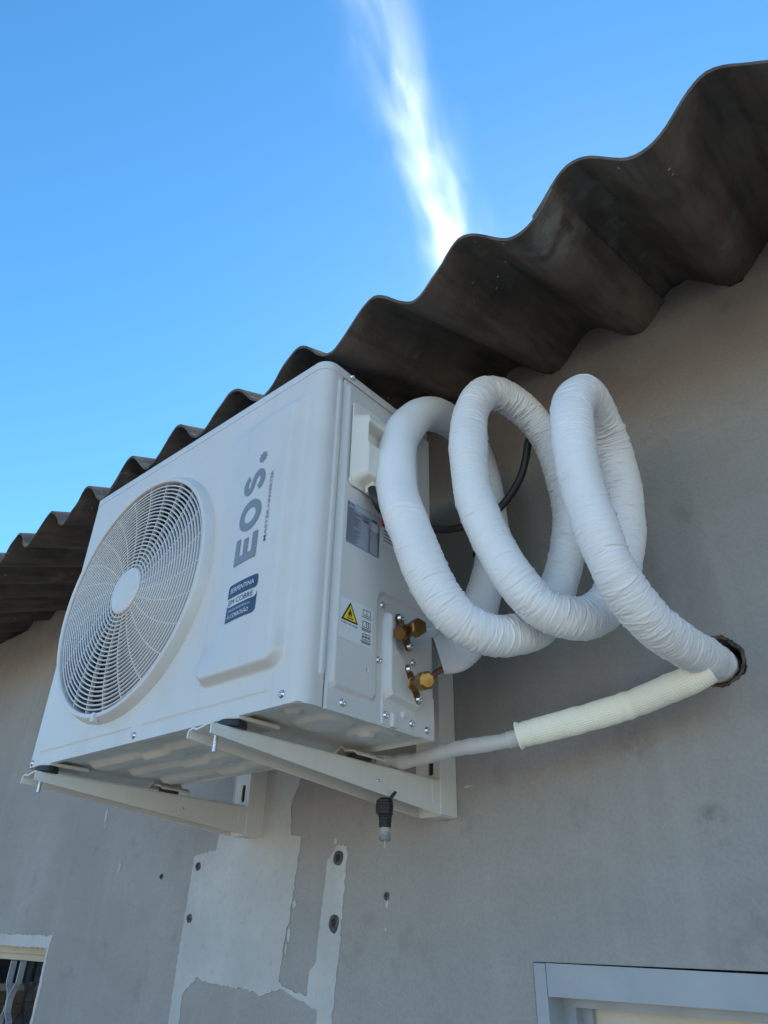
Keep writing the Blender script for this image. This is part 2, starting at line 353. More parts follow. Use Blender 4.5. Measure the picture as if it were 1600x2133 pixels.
# corrugated sheets, each lapping over the one to its left
PIT, AMP, RX0, EY, EZ, SL, TH = .177, .0322, .0749, .0188, .614, .385, .0062
SW = 6 * PIT
us = np.linspace(0, SW + .033, 132); vs = np.concatenate([[0, .004, .012], np.linspace(.03, 2.95, 40)])
lip = np.interp(us, np.linspace(us[0], us[-1], 60), rng.normal(0, .0016, 60)) + np.interp(us, np.linspace(us[0], us[-1], 14), rng.normal(0, .0020, 14))
thk = TH + np.interp(us, np.linspace(us[0], us[-1], 40), rng.normal(0, .0005, 40))
def sheet(X0, flip):
    def pos(top):
        def f(u, v):
            lp = np.interp(u, us, lip) * np.exp(-v / .01)
            vv = v + lp
            wob = .0012 * np.sin(9 * u + 2 * v) + .001 * np.sin(5 * v + 14 * u)
            z = EZ + AMP * np.cos(2 * np.pi * (X0 + u - RX0) / PIT) + .0068 * (1 - u / (SW + .033)) + SL * vv + wob + (0 if top else -np.interp(u, us, thk))
            y = EY + vv
            if flip: y = 2 * (EY + 2.95) - y
            return np.stack([X0 + u, y, z - TH * .5], -1)
        return f
    a = grid(us, vs, pos(True)); b = grid(us, vs, pos(False)); n = len(a[0]); nv = len(vs); nu = len(us)
    V = np.concatenate([a[0], b[0]]); F = list(a[1]) + [tuple(i + n for i in f[::-1]) for f in b[1]]
    rim = [(i * nv) for i in range(nu)] + [(nu - 1) * nv + j for j in range(1, nv)] + [i * nv + nv - 1 for i in range(nu - 2, -1, -1)] + [j for j in range(nv - 2, 0, -1)]
    for k in range(len(rim)):
        p, q2 = rim[k], rim[(k + 1) % len(rim)]; F.append((p, p + n, q2 + n, q2))
    return V, F
XS0 = -.6972
V, F = sheet(XS0, False); front_sheet = mk('roof_sheet', V, F, M['roof'], house, True)
V, F = sheet(XS0, True); back_sheet = mk('roof_sheet', V, F, M['roof'], house, True)
c0, c1 = WL[front_sheet].copy(), WL[back_sheet].copy()
for k in list(range(-7, 0)) + list(range(1, 5)):
    dup(front_sheet, c0 + Vector((k * SW, 0, 0)), house); dup(back_sheet, c1 + Vector((k * SW, 0, 0)), house)
for o in list(house.children):
    if o.type == 'MESH' and o.name.startswith('roof_sheet'):
        md = o.modifiers.new('edge', 'EDGE_SPLIT'); md.split_angle = R(40)
# mortar bedding that closes the waves above the wall
for k in range(-12, 8):
    xc = RX0 + k * PIT; n = 14; V, F = [], []
    prof = [(xc - PIT * .44 + PIT * .88 * q / n, .752 + .068 * math.sin(math.pi * q / n) ** .9 * random.uniform(.9, 1.0) if 0 < q < n else .750) for q in range(n + 1)]
    low = [(x, .7465) for x, _ in prof][::-1]
    V, F = prism(prof + low, lambda a, b: (a, WY - .0012, b), lambda a, b: (a, WY + .15, b))
    mk('mortar_fill', V, F, M['wall'], house, False)

# ------------------------------------------------------------------ white filler on the wall
def ragged(poly, step, amp):
    out = []
    n = len(poly)
    for i in range(n):
        a, b = np.array(poly[i]), np.array(poly[(i + 1) % n]); L = np.linalg.norm(b - a); k = max(1, int(L / step)); nn = np.array([-(b - a)[1], (b - a)[0]]) / max(L, 1e-6)
        for j in range(k):
            p = a + (b - a) * j / k
            out.append(tuple(p + nn * rng.normal(0, amp) * (0 if j == 0 else 1)))
    return out
patch = [(-.7519,-.0473),(-.7564,-.0871),(-.8321,-.0942),(-.8358,-.1921),(-.8396,-.2951),(-.841,-.3984),(-.8412,-.55),(-.81,-.55),(-.8058,-.3959),(-.8073,-.3504),(-.7963,-.337),(-.7694,-.3172),(-.73,-.3242),(-.6588,-.3279),(-.5933,-.3306),(-.5677,-.3373),(-.5184,-.3246),(-.478,-.3345),(-.4429,-.3436),(-.4198,-.3502),(-.4187,-.3858),(-.42,-.55),(-.3869,-.55),(-.3831,-.3655),(-.3802,-.3164),(-.3742,-.2735),(-.3704,-.194),(-.3624,-.0967),(-.3932,-.0959),(-.4012,-.1061),(-.4141,-.1177),(-.4169,-.1582),(-.4226,-.2058),(-.4267,-.2409),(-.4291,-.2794),(-.4454,-.2978),(-.4467,-.3307),(-.4788,-.3276),(-.5114,-.32),(-.5227,-.3126),(-.5188,-.2659),(-.5057,-.2058),(-.5024,-.1685),(-.4915,-.091),(-.4907,-.0739),(-.5187,-.0714),(-.5285,-.0164),(-.5081,.0279),(-.4939,.0929),(-.6928,.1187),(-.6994,.0472),(-.703,-.0022),(-.7327,-.0195)]
def plaster(poly, step=.006, amp=.0013, th=.0022):
    p = ragged(poly, step, amp)
    V, F = prism(p, lambda a, b: (a, WY - th, b), lambda a, b: (a, WY + .001, b))
    return mk('plaster_patch', V, F, M['plaster'], house, False)
plaster(patch)
def blob(cx, cz, rx, rz, n=18, rough=.25):
    return [(cx + rx * math.cos(2 * math.pi * i / n) * (1 + rng.uniform(-rough, rough)), cz + rz * math.sin(2 * math.pi * i / n) * (1 + rng.uniform(-rough, rough))) for i in range(n)]
for (cx, cz, rx, rz) in ((-1.2505, .0186, .006, .017), (-1.243, -.004, .002, .011), (-1.1356, -.1079, .004, .014), (-.2665, -.192, .003, .006), (-.3965, -.088, .004, .005), (-.506, -.24, .004, .012), (-.497, -.19, .005, .007),(-.511,-.262,.003,.008),
                         (-.2685, -.229, .004, .0018), (-.0915, -.0205, .008, .002), (-.2755, -.3335, .002, .0018)):
    plaster(blob(cx, cz, rx, rz), .1, 0, .0016)
# band of white plaster round the window
band = [(-2.45, -.2545), (-1.52, -.2545), (-1.435, -.2535), (-1.425, -.2575), (-1.410, -.2555), (-1.400, -.2525), (-1.3905, -.2525), (-1.3915, -.262), (-1.3975, -.272), (-1.395, -.32), (-1.394, -.40), (-1.397, -.6), (-1.395, -1.36), (-1.406, -1.36), (-1.406, -.282), (-2.30, -.282), (-2.30, -1.36), (-2.45, -1.36)]
plaster(band, .008, .0010, .003)

# wall plugs left in old drill holes
def plug(cx, cz, r, smear=False, off=0.0):
    V, F = lathe([(r * 1.5, -.001), (r * 1.35, .0022), (r * 1.0, .0030), (r * .72, .0018), (r * .62, -.02), (.0005, -.021)], (cx, WY - .0003 - off, cz), (0, -1, 0), 20, cap=False)
    V = np.array(V); a = np.arctan2(V[:, 2] - cz, V[:, 0] - cx); d = np.hypot(V[:, 0] - cx, V[:, 2] - cz)
    V[:, 0] += np.where(d > r * .9, .12 * r * np.sin(3 * a + cx * 50), 0)
    if smear: V[:, 2] -= np.where((d > r * 1.1) & (a < 0), r * .55 * np.abs(np.sin(a)) ** 6, 0)
    pl = mk('wall_plug', V, F, M['anchor'], house)
    V, F = lathe([(r * .80, .0006), (r * .80, .0016), (.0004, .0012)], (cx, WY - off, cz), (0, -1, 0), 16, cap=False); mk('plug_hole_shade', V, F, M['dark'], pl, False)  # dark disc painted in for the shade inside the drill hole
for a in ((-.8125, -.116, .0058, False, .0022), (-.8178, -.2145, .0058, False, .0022), (-.9499, -.1319, .004), (-.3854, -.1169, .0085, False, .0022), (-.3887, -.2199, .0085, True, .0022), (-.2683, -.1796, .0040, True), (-.0499, .4044, .006)): plug(*a)

# ------------------------------------------------------------------ window and door (parts of the house)
V, F = join(box(-2.30, -1.406, WY + .055, WY + .075, -.300, -.282), box(-2.30, -1.406, WY + .078, WY + .10, -.318, -.300, .003), box(-1.424, -1.406, WY + .05, WY + .10, -1.35, -.318), box(-2.30, -1.406, WY + .04, WY + .11, -1.35, -1.32))
window = mk('window', V, F, M['leaf'], house, False)
def wavy(xo, ph):
    pts = []
    for i in range(0, 61):
        z = -.318 - i * .0168; t = ((-.318 - z) / .19) % 1.0
        o = .026 * (1 - sstep(.26, .42, t) + sstep(.58, .74, t)) + .0022
        pts.append((xo + ph * float(o), z))
    left = [(x - .0022, z) for x, z in pts]; right = [(x + .0022, z) for x, z in pts][::-1]
    return prism(left + right, lambda a, b: (a, WY + .050, b), lambda a, b: (a, WY + .066, b))
for xo in (-1.668, -1.980, -2.25):
    for ph in (-1, 1):
        V, F = wavy(xo, ph); mk('grille_bar', V, F, M['grille'], window, False)
V, F = box(-2.30, -1.406, WY + .082, WY + .086, -1.35, -.318)
pane = mk('pane', V, F, clear_mat('window_glass', (.9, .92, .92), 1.0, .02), window, False)
V, F = box(-3.05, -2.95, WY + .2, HB - .2, GZ, .74); mk('dark_partition', V, F, M['inner'], house, False)  # partition added and coloured near black to keep the window interior dark
V, F = box(-2.949, -2.90, .98, 1.75, -.505, -.445, .006); mk('beige_strip', V, F, M['leaf'], house, False)  # added board standing in for the beige strip reflected in the glass
V, F = box(-2.949, -2.93, .80, 3.2, -1.9, -.52, .004); mk('brown_panel', V, F, M['brown_panel'], house, False)  # brown sheet standing in for the brown reflected below the strip
# door
V, F = join(box(.0096, .0288, WY - .004, WY + .05, GZ, -.2665, .0012), prism([(.0300, -.3052), (.93, -.3052), (.93, -.2720), (.0300, -.2664)], lambda a, b: (a, WY - .004, b), lambda a, b: (a, WY + .035, b)))
dframe = mk('door_frame', V, F, M['door'], house, False)
V, F = box(.0288, .93, WY + .0365, WY + .06, -.318, -.290); mk('door_stop', V, F, M['door'], house, False)
V, F = join(box(.0288, .046, WY + .040, WY + .075, GZ, -.307), box(.046, .060, WY + .060, WY + .080, GZ, -.312))
mk('door_jamb_lining', V, F, M['door'], house, False)
V, F = box(.058, .93, WY + .070, WY + .11, GZ + .01, -.305, .002); mk('door_leaf', V, F, M['leaf'], house, False)

# ------------------------------------------------------------------ added unseen building, gives the window glass something to reflect
nb = thing('added_neighbour', 'added unseen dark building with a beige band, only mirrored in the window glass', 'building', (-9.5, -5.0, GZ))
V, F = box(-10.0, -9.0, -9.0, -.6, GZ, -.862); mk('lower_wall', V, F, M['brown_panel'], nb, False)
V, F = box(-10.03, -8.96, -9.03, -1.2, -.861, -.785, .01); mk('band', V, F, M['leaf'], nb, False)
V, F = box(-10.0, -9.0, -9.0, -.6, -.784, 1.3); mk('upper_wall', V, F, M['inner'], nb, False)
V, F = box(-10.2, -8.8, -9.2, -.4, 1.301, 1.42, .02); mk('roof', V, F, M['roof'], nb, False)

# ------------------------------------------------------------------ air conditioner
W, D, H = .693, .262, .550
ac = thing('air_conditioner', 'off white outdoor air conditioner unit with round fan grille mounted on wall brackets', 'air conditioner', (-W / 2, D / 2, 0))
FC, FR = (-.4515, .2655), .224               # fan opening centre and bezel radius
TOPZ = .5325
RC, RL = .024, .010                         # rounded right and left front edges
def wrap(s):
    """arc length along the front panel -> x, y, normal"""
    x = np.where(s < -RC, s, 0.); y = np.zeros_like(s); nx = np.zeros_like(s); ny = -np.ones_like(s)
    L = RC * np.pi / 2
    t = np.clip((s + RC) / L, 0, 1) * np.pi / 2; m = (s >= -RC) & (s < -RC + L)
    x = np.where(m, -RC + RC * np.sin(t), x); y = np.where(m, RC - RC * np.cos(t), y); nx = np.where(m, np.sin(t), nx); ny = np.where(m, -np.cos(t), ny)
    m = s >= -RC + L; x = np.where(m, 0., x); y = np.where(m, RC + s + RC - L, y); nx = np.where(m, 1., nx); ny = np.where(m, 0., ny)
    LL = RL * np.pi / 2; s2 = -W + RL - s; t = np.clip(s2 / LL, 0, 1) * np.pi / 2; m = (s2 > 0) & (s2 <= LL)
    x = np.where(m, -W + RL - RL * np.sin(t), x); y = np.where(m, RL - RL * np.cos(t), y); nx = np.where(m, -np.sin(t), nx); ny = np.where(m, -np.cos(t), ny)
    m = s2 > LL; x = np.where(m, -W, x); y = np.where(m, RL + s2 - LL, y); nx = np.where(m, -1., nx); ny = np.where(m, 0., ny)
    return x, y, nx, ny
PADH = .0155
def front_h(s, z):
    # raised field beside the fan, fading into the face on its upper left
    lin = lambda sd: PADH * np.clip((.0050 - sd) / .0085, 0, 1)
    crisp = lin(sd_rect(s, z, -.2095, -.040, .056, .60, .020))
    soft = PADH * sstep(-.032, -.056, s) * sstep(.500, .472, z) * sstep(-.250, -.100, s)
    k = sstep(.120, .062, z)
    h = soft * (1 - k) + crisp * k
    h = h - .0022 * sstep(.0016, .0004, np.abs(z - .0225 + .0)) * ((s > -.655) & (s < -.375) | (s > -.345) & (s < -.062))   # pressed line along the foot
    yside = s + RC - RC * np.pi / 2 + RC                                     # y on the wrapped right side
    bead = sd_rect(yside, z, .0285, .0365, .040, .522, .004)
    h = h + .0028 * sstep(.0025, -.002, bead) * (s > -RC + .02)
    return h
s_max = -RC + RC * np.pi / 2 + (.0392 - RC)
su = np.concatenate([np.arange(-W - .05, -.27, .0032), np.arange(-.27, -.02, .0020), np.arange(-.02, s_max, .0010), [s_max]])
zu = np.concatenate([np.arange(.0, .03, .0010), np.arange(.03, .11, .0020), np.arange(.11, TOPZ, .0032), [TOPZ]])
def fpos(s, z):
    x, y, nx, ny = wrap(s); h = front_h(s, z)
    tuck = .004 * sstep(s_max - .0022, s_max, s)                             # edge folded in at the seam
    return np.stack([x + nx * (h - tuck), y + ny * (h - tuck), z], -1)
V, F = grid(su, zu, fpos, lambda s, z: np.hypot(s - FC[0], z - FC[1]) > .2140)
fp = mk('front_panel', V, F, M['ac'], ac)
V, F = grid(np.linspace(-W + .004, -.004, 40), [0, .010], lambda u, v: np.stack([u, v + .0005, 0 * u + .0005], -1))
mk('front_flange', V, F, M['ac'], ac)

# grille
V, F = lathe([(.2243, .0012), (.2236, -.0008), (.2226, -.0035), (.2182, -.0140), (.2170, -.0160), (.2155, -.0170), (.2118, -.0170), (.2102, -.0163), (.2092, -.0148), (.2087, -.010), (.2085, .010), (.2085, .045)],
             (FC[0], 0, FC[1]), (0, 1, 0), 160, cap=False)
gr = mk('fan_grille', V, F, M['ac'], ac); gr.modifiers.new('edge', 'EDGE_SPLIT').split_angle = R(24)
def ring_mesh(r, t, y0, y1, n=120):
    return lathe([(r - t / 2, y0 + .0006), (r - t / 4, y0), (r + t / 4, y0), (r + t / 2, y0 + .0006), (r + t / 2, y1), (r - t / 2, y1), (r - t / 2, y0 + .0006)], (FC[0], 0, FC[1]), (0, 1, 0), n, cap=False)
for k in range(22):
    r = .0482 + k * .00735; dome = -.0165 + .0040 * (r / .21) ** 2
    V, F = ring_mesh(r, .0025, dome, dome + .0066); mk('ring', V, F, M['ac'], gr)
for k in range(24):
    a0 = 2 * math.pi * k / 24 + .05; P = []
    for i in range(9):
        r = .039 + (.2095 - .039) * i / 8; a = a0 + .22 * (i / 8) ** 1.5
        P.append((FC[0] + r * math.cos(a), -.0150 + .0040 * (r / .21) ** 2 + .003, FC[1] + r * math.sin(a)))
    P = np.array(P); n = len(P); T = np.gradient(P, axis=0); T /= np.linalg.norm(T, axis=1)[:, None]; Nn = np.stack([-T[:, 2], 0 * T[:, 1], T[:, 0]], 1)
    V = np.concatenate([P + Nn * .0009 - [0, .003, 0], P - Nn * .0009 - [0, .003, 0], P - Nn * .0009 + [0, .004, 0], P + Nn * .0009 + [0, .004, 0]])
    F = [(q * n + i, q * n + i + 1, ((q + 1) % 4) * n + i + 1, ((q + 1) % 4) * n + i) for q in range(4) for i in range(n - 1)] + [(0, n, 2 * n, 3 * n), (n - 1, 4 * n - 1, 3 * n - 1, 2 * n - 1)]
    mk('spoke', V, F, M['ac'], gr, False)
V, F = lathe([(.0425, -.008), (.0425, -.0165), (.0413, -.0182), (.037, -.0190), (.02, -.0196), (.0003, -.0198)], (FC[0], 0, FC[1]), (0, 1, 0), 64, cap=False)
mk('hub_cap', V, F, M['ac'], gr)
V, F = box(FC[0] - .014, FC[0] - .006, -.0215, -.010, FC[1] - .2250, FC[1] - .2090, .002); mk('clip', V, F, M['ac'], gr, False)
# fan behind it
V, F = lathe([(.050, .070), (.048, .045), (.040, .040), (.0005, .039)], (FC[0], 0, FC[1]), (0, 1, 0), 48, cap=False)
fan = mk('fan', V, F, M['blade'], ac)
for k in range(3):
    def bpos(r, t, k=k):
        a = 2 * np.pi * k / 3 + .6 + t * 1.35 + (r - .05) * 3.0
        return np.stack([FC[0] + r * np.cos(a), .048 + .055 * t, FC[1] + r * np.sin(a)], -1)
    V, F = grid(np.linspace(.046, .196, 14), np.linspace(0, 1, 14), bpos); mk('blade', V, F, M['blade'], fan)
V, F = lathe([(.2085, .040), (.2030, .060), (.2040, .125)], (FC[0], 0, FC[1]), (0, 1, 0), 96, cap=False); mk('fan_shroud', V, F, M['shroud'], ac)
V, F = grid(np.linspace(-W + .01, -.20, 12), np.linspace(.01, .52, 12), lambda u, v: np.stack([u, 0 * u + .205, v], -1)); mk('heat_exchanger', V, F, M['coil_fin'], ac)
V, F = join(box(-W + .0005, -.004, D - .012, D - .002, .006, TOPZ), box(-W + .0003, -W + .002, .046, D - .004, .006, TOPZ), box(-.205, -.198, .02, D - .014, .010, TOPZ - .01))
mk('rear_casing', V, F, M['ac'], ac, False)

# lid
def rr(x0, x1, y0, y1, rs, n=8):
    out = []
    for (cx, cy, r, a0) in ((x1 - rs[0], y0 + rs[0], rs[0], -90), (x1 - rs[1], y1 - rs[1], rs[1], 0), (x0 + rs[2], y1 - rs[2], rs[2], 90), (x0 + rs[3], y0 + rs[3], rs[3], 180)):
        for i in range(n + 1): a = R(a0 + 90 * i / n); out.append((cx + r * math.cos(a), cy + r * math.sin(a)))
    return out
lid = []
for (ins, z) in ((.0004, TOPZ + .0003), (-.0005, TOPZ + .0005), (-.0005, H - .004), (.0002, H - .0012), (.002, H)):
    lid.append([(x, y, z) for x, y in rr(-W + ins, -ins, ins, D - ins, (max(.004, RC - ins), .012, .012, max(.004, RL - ins)))])
n = len(lid[0]); V = [p for l in lid for p in l]
F = [(i * n + k, i * n + (k + 1) % n, (i + 1) * n + (k + 1) % n, (i + 1) * n + k) for i in range(len(lid) - 1) for k in range(n)] + [tuple(4 * n + k for k in range(n)), tuple(range(n - 1, -1, -1))]
mk('top_lid', V, F, M['ac'], ac, True).modifiers.new('edge', 'EDGE_SPLIT').split_angle = R(50)

# service side panel
PAD = [(.0475, .036), (.0475, .520), (.053, .5245), (.245, .5245), (.2495, .519), (.2495, .203), (.2445, .192), (.240, .1885), (.146, .1885), (.136, .185), (.1312, .175), (.1312, .036), (.126, .030), (.053, .030)]
def side_h(y, z):
    h = .0052 * sstep(.0035, -.0035, sd_poly(y, z, PAD))
    h = h - .003 * sstep(.0024, .0002, y - .0412)
    h = h - .0012 * sstep(.0020, .0004, D - y)
    h = h - .0018 * sstep(.0011, .0003, np.abs(z - .1605)) * (y > .15) * (y < .19) * 0
    for (py, pz) in ((.2026, .2019), (.1117, .0655), (.136, .0655)):
        h = h - .006 * sstep(.0022, .0012, np.hypot(y - py, z - pz)) * (py != .136)
    h = h - .004 * sstep(.0010, .0003, np.abs(y - .1898)) * (z > .087) * (z < .117)
    return h
yu = np.concatenate([np.arange(.0412, D, .0014), [D]]); zu2 = np.concatenate([np.arange(0, .21, .0014), np.arange(.21, .50, .004), np.arange(.50, TOPZ - .0012, .0014)])
V, F = grid(yu, zu2, lambda y, z: np.stack([side_h(y, z) - .0002, y, z], -1))
side = mk('side_panel', V, F, M['ac'], ac)
# valve cover plate
VP = [(.1490, .157), (.1490, .050), (.1545, .039), (.2150, .0345), (.2205, .038), (.2195, .046), (.195, .086), (.166, .113), (.1615, .150), (.158, .160), (.152, .161)]
PO = [(.1455, .0015), (.1455, .151), (.148, .160), (.156, .1655), (.166, .160), (.170, .150), (.1885, .118), (.1885, .09), (.2185, .044), (.2185, .0015)]
def plate_h(y, z):
    h = .0105 * sstep(.0035, -.0045, sd_poly(y, z, VP))
    h = h + .0040 * sstep(.0010, -.0012, sd_rect(y, z, .1645, .1745, -.01, .0215, .002))
    h = h + .0035 * sstep(.0008, -.0010, sd_rect(y, z, .187, .196, .0185, .027, .001))
    return h - .0022 * sstep(-.0016, 0, sd_poly(y, z, PO))
V, F = grid(np.arange(.1455, .2192, .0010), np.arange(.0015, .1662, .0010), lambda y, z: np.stack([plate_h(y, z) + .0016, y, z], -1), lambda y, z: sd_poly(y, z, PO) < 0)
mk('valve_cover', V, F, M['ac'], ac)
V, F = prism([(.2203, .0012), (.2203, .060), (.2203, .0605), (.2606, .0605), (.2606, .0012)], lambda a, b: (-.001, a, b), lambda a, b: (.0016, a, b))
mk('corner_post', V, F, M['ac'], ac, False)
V, F = lathe([(.0085, 0.0008), (.0085, .0012), (.0003, .0013)], (0.0018, .2045, .0560), (1, 0, 0), 24, cap=False)
mk('opening_shade', V, F, M['dark'], ac, False)  # flat dark disc put in for the shade of an opening

# terminal cover with finger recess
PY, PZ = -.0057, -.0045                    # stand-off shift of things mounted on the pad
def term_h(y, z):
    base = .0042 * sstep(.0008, -.0008, sd_rect(y, z, .0625, .205, .338, .4965, .012))
    body = .026 * sstep(.005, -.007, sd_rect(y, z, .0675, .198, .346, .470, .012)) * (.80 + .20 * sstep(.470, .450, z))
    rec = sstep(.0015, -.0025, sd_rect(y, z, .0745, .16, .4085, .4475, .003))
    return base + body * (1 - .86 * rec)
V, F = grid(np.arange(.0615, .2062, .0011), np.arange(.3370, .4976, .0011), lambda y, z: np.stack([.0052 + term_h(y, z), y + PY - .0015, z + PZ], -1),
            lambda y, z: sd_rect(y, z, .0622, .2053, .3377, .4968, .012) < 0)
tc = mk('terminal_cover', V, F, M['ac_plastic'], ac)
V, F = box(.012, .030, .0835, .113, .3275, .3440, .003); mk('cable_entry', V, F, M['ac_plastic'], tc, False)
for dy, m_ in ((0, 'white'), (.006, 'blue')):
    P, _ = spline([(.022, .088 + dy, .334), (.028, .089 + dy, .3235), (.032, .092 + dy, .315), (.034, .097 + dy, .308)], .002)
    V, F = sweep(P, .0022, 10); mk('wire', V, F, M[m_], tc)

# underside
def pan_h(x, y):
    h = 0 * x
    for yc, w_, x0, x1 in ((.075, .016, -.585, -.19), (.150, .016, -.585, -.19), (.222, .013, -.60, -.20)):
        h = h + .009 * sstep(.010, -.004, sd_rect(x, y, x0, x1, yc - w_, yc + w_, .012))
    h = h + .005 * sstep(.012, -.004, sd_rect(x, y, -.42, -.36, .02, .24, .015))
    h = h + .006 * sstep(.008, -.004, sd_rect(x, y, -.10, -.03, .075, .135, .02)) * 1 + .006 * sstep(.008, -.004, sd_rect(x, y, -.085, -.02, .16, .22, .02))
    for (cx, cy) in ((-.057, .040), (-.048, .172)):
        h = h + .005 * sstep(.0125, .0105, np.hypot(x - cx, y - cy))
    h = h - .012 * sstep(.012, .010, np.hypot(x + .50, y - .235))
    e = np.minimum(np.minimum(x + W, -x), np.minimum(y, D - y))
    return h + .0055 * sstep(.007, .003, e)
V, F = grid(np.arange(-W + .0015, -.001, .003), np.arange(.0018, D - .0005, .003), lambda x, y: np.stack([x, y, .0062 - pan_h(x, y)], -1))
# keep its lower corner rounded like the front panel
V[:, 0] = np.where((V[:, 1] < RC) & (V[:, 0] > -RC), np.minimum(V[:, 0], -RC + np.sqrt(np.maximum(0, RC ** 2 - (RC - V[:, 1]) ** 2)) - .0012), V[:, 0])
mk('base_pan', V, F, M['pan'], ac)
AX0, AX1 = -.1667, -.1167                   # right bracket arm
BDX = -.4951                                 # left bracket is this much further along
for dx in (0, BDX):
    V, F = box(-.152 + dx, -.1115 + dx, -.002, .070, -.0040, .0015, .0015); mk('foot', V, F, M['pan'], ac, False)
    P = [(-.158, -.002), (-.150, -.0015), (-.138, .0055), (-.132, -.001), (-.112, -.0035), (-.106, -.0085)]
    pts = P + [(x, z - .0025) for x, z in P[::-1]]
    V, F = prism(pts, lambda a, b: (a + dx, .215, b - .0005), lambda a, b: (a + dx, .278, b - .0005)); mk('foot', V, F, M['pan'], ac, False)

# screws (one mesh each way, copied)
def screw_mesh(r, hgt):
    prof = [(r * 1.28, 0), (r * 1.28, hgt * .22), (r * 1.0, hgt * .30), (r * .96, hgt * .62), (r * .80, hgt * .88), (r * .60, hgt * .97), (r * .45, hgt), (r * .25, hgt), (.00005, hgt)]
    n = 32; V = []
    for rad, d in prof:
        for k in range(n):
            a = 2 * math.pi * k / n + .5; x, y = rad * math.cos(a), rad * math.sin(a)
            ca, sa = math.cos(.5), math.sin(.5); xr, yr = x * ca + y * sa, -x * sa + y * ca
            dd = d - (hgt * .55 if rad < r * .62 and (abs(xr) < r * .15 or abs(yr) < r * .15) else 0)
            V.append((x, y, dd))
    F = [(i * n + k, i * n + (k + 1) % n, (i + 1) * n + (k + 1) % n, (i + 1) * n + k) for i in range(len(prof) - 1) for k in range(n)]
    return np.array(V), F
sv, sf = screw_mesh(.0040, .0034)
side_screw = None
for (x, y, z) in ((.0018, .0563, .5435), (.0000, .1447, .1712), (.0000, .1385, .0876), (.0000, .0721, .0135), (.0022, .1534, .0150), (.0022, .2084, .0149), (.0018, .2435, .0125), (.0000, .2145, .1041)):
    if side_screw is None:
        V = np.stack([sv[:, 2], sv[:, 0], sv[:, 1]], 1) + [x, y, z]; side_screw = mk('screw', V, sf, M['zinc'], ac, origin=(x, y, z))
    else: dup(side_screw, (x, y, z), ac)
front_screw = None
for (x, z) in ((-.0337, .0134), (-.3595, .0100), (-.678, .0075)):
    if front_screw is None:
        V = np.stack([sv[:, 0], -sv[:, 2], sv[:, 1]], 1) + [x, -.0002, z]; front_screw = mk('screw', V, sf, M['zinc'], ac, origin=(x, 0, z))
    else: dup(front_screw, (x, 0, z), ac)

# service valves
def valve(Fc, B, s0, s1, m_, port, label):
    Fc, B = Vector(Fc), Vector(B); ax = (B - Fc).normalized()
    V, F = sweep([Fc[:], (Fc + ax * .006)[:], (Fc + ax * .0065)[:], (Fc.lerp(B, .55))[:], (Fc.lerp(B, .60))[:], B[:]], [.0105, .0105, .0085, .0085, .0100, .0100], 20)
    v = mk('service_valve', V, F, M[m_], ac); v['label'] = label
    v.modifiers.new('edge', 'EDGE_SPLIT').split_angle = R(35)
    V, F = lathe([(.0118, -.011), (.0130, -.0095), (.0130, .0045), (.0118, .0068), (.0095, .0075), (.0003, .0078)], B, ax, 6 if m_ == 'bronze' else 8, cap=False)
    mk('end_cap', V, F, M[m_], v, False)
    # flange: oblong plate between its two screws
    a, b = Vector(s0), Vector(s1); d = (b - a).normalized(); pr = Vector((1, 0, 0)); w = pr.cross(d).normalized(); out = []
    for c, a0 in ((b, -90), (a, 90)):
        for i in range(9): t = R(a0 + 180 * i / 8); out.append(c + d * .0068 * math.cos(t) + w * .0068 * math.sin(t))
    n = len(out); V = [p[:] for p in out] + [(p + pr * .0035)[:] for p in out]
    F = [tuple(range(n - 1, -1, -1)), tuple(range(n, 2 * n))] + [(i, (i + 1) % n, n + (i + 1) % n, n + i) for i in range(n)]
    mk('flange', V, F, M['brass'], v, False)
    for c in (a, b):
        V = np.stack([sv[:, 2] * 1.5, sv[:, 0] * 1.15, sv[:, 1] * 1.15], 1) + np.array((c + pr * .0036)[:]); mk('screw', V, sf, M['zinc'], v, origin=(c + pr * .0036))
    if port:
        p = Vector(port); q = Fc.lerp(B, .45)
        V, F = join(sweep([q[:], q.lerp(p, .55)[:]], .0068, 16), lathe([(.0105, -.0105), (.0112, -.009), (.0112, -.001), (.0102, .0010), (.0003, .0013)], p, (p - q), 8, cap=False))
        mk('side_cap', V, F, M[m_], v, False)
valve((.012, .1800, .1385), (.052, .1600, .1290), (.010, .1680, .1555), (.010, .1893, .1189), 'bronze', (.030, .1470, .1220), 'upper brown brass valve with two capped ends')
valve((.012, .1990, .0665), (.050, .1790, .0590), (.010, .1883, .0850), (.010, .2100, .0470), 'brass', None, 'lower yellow brass valve feeding a copper pipe')

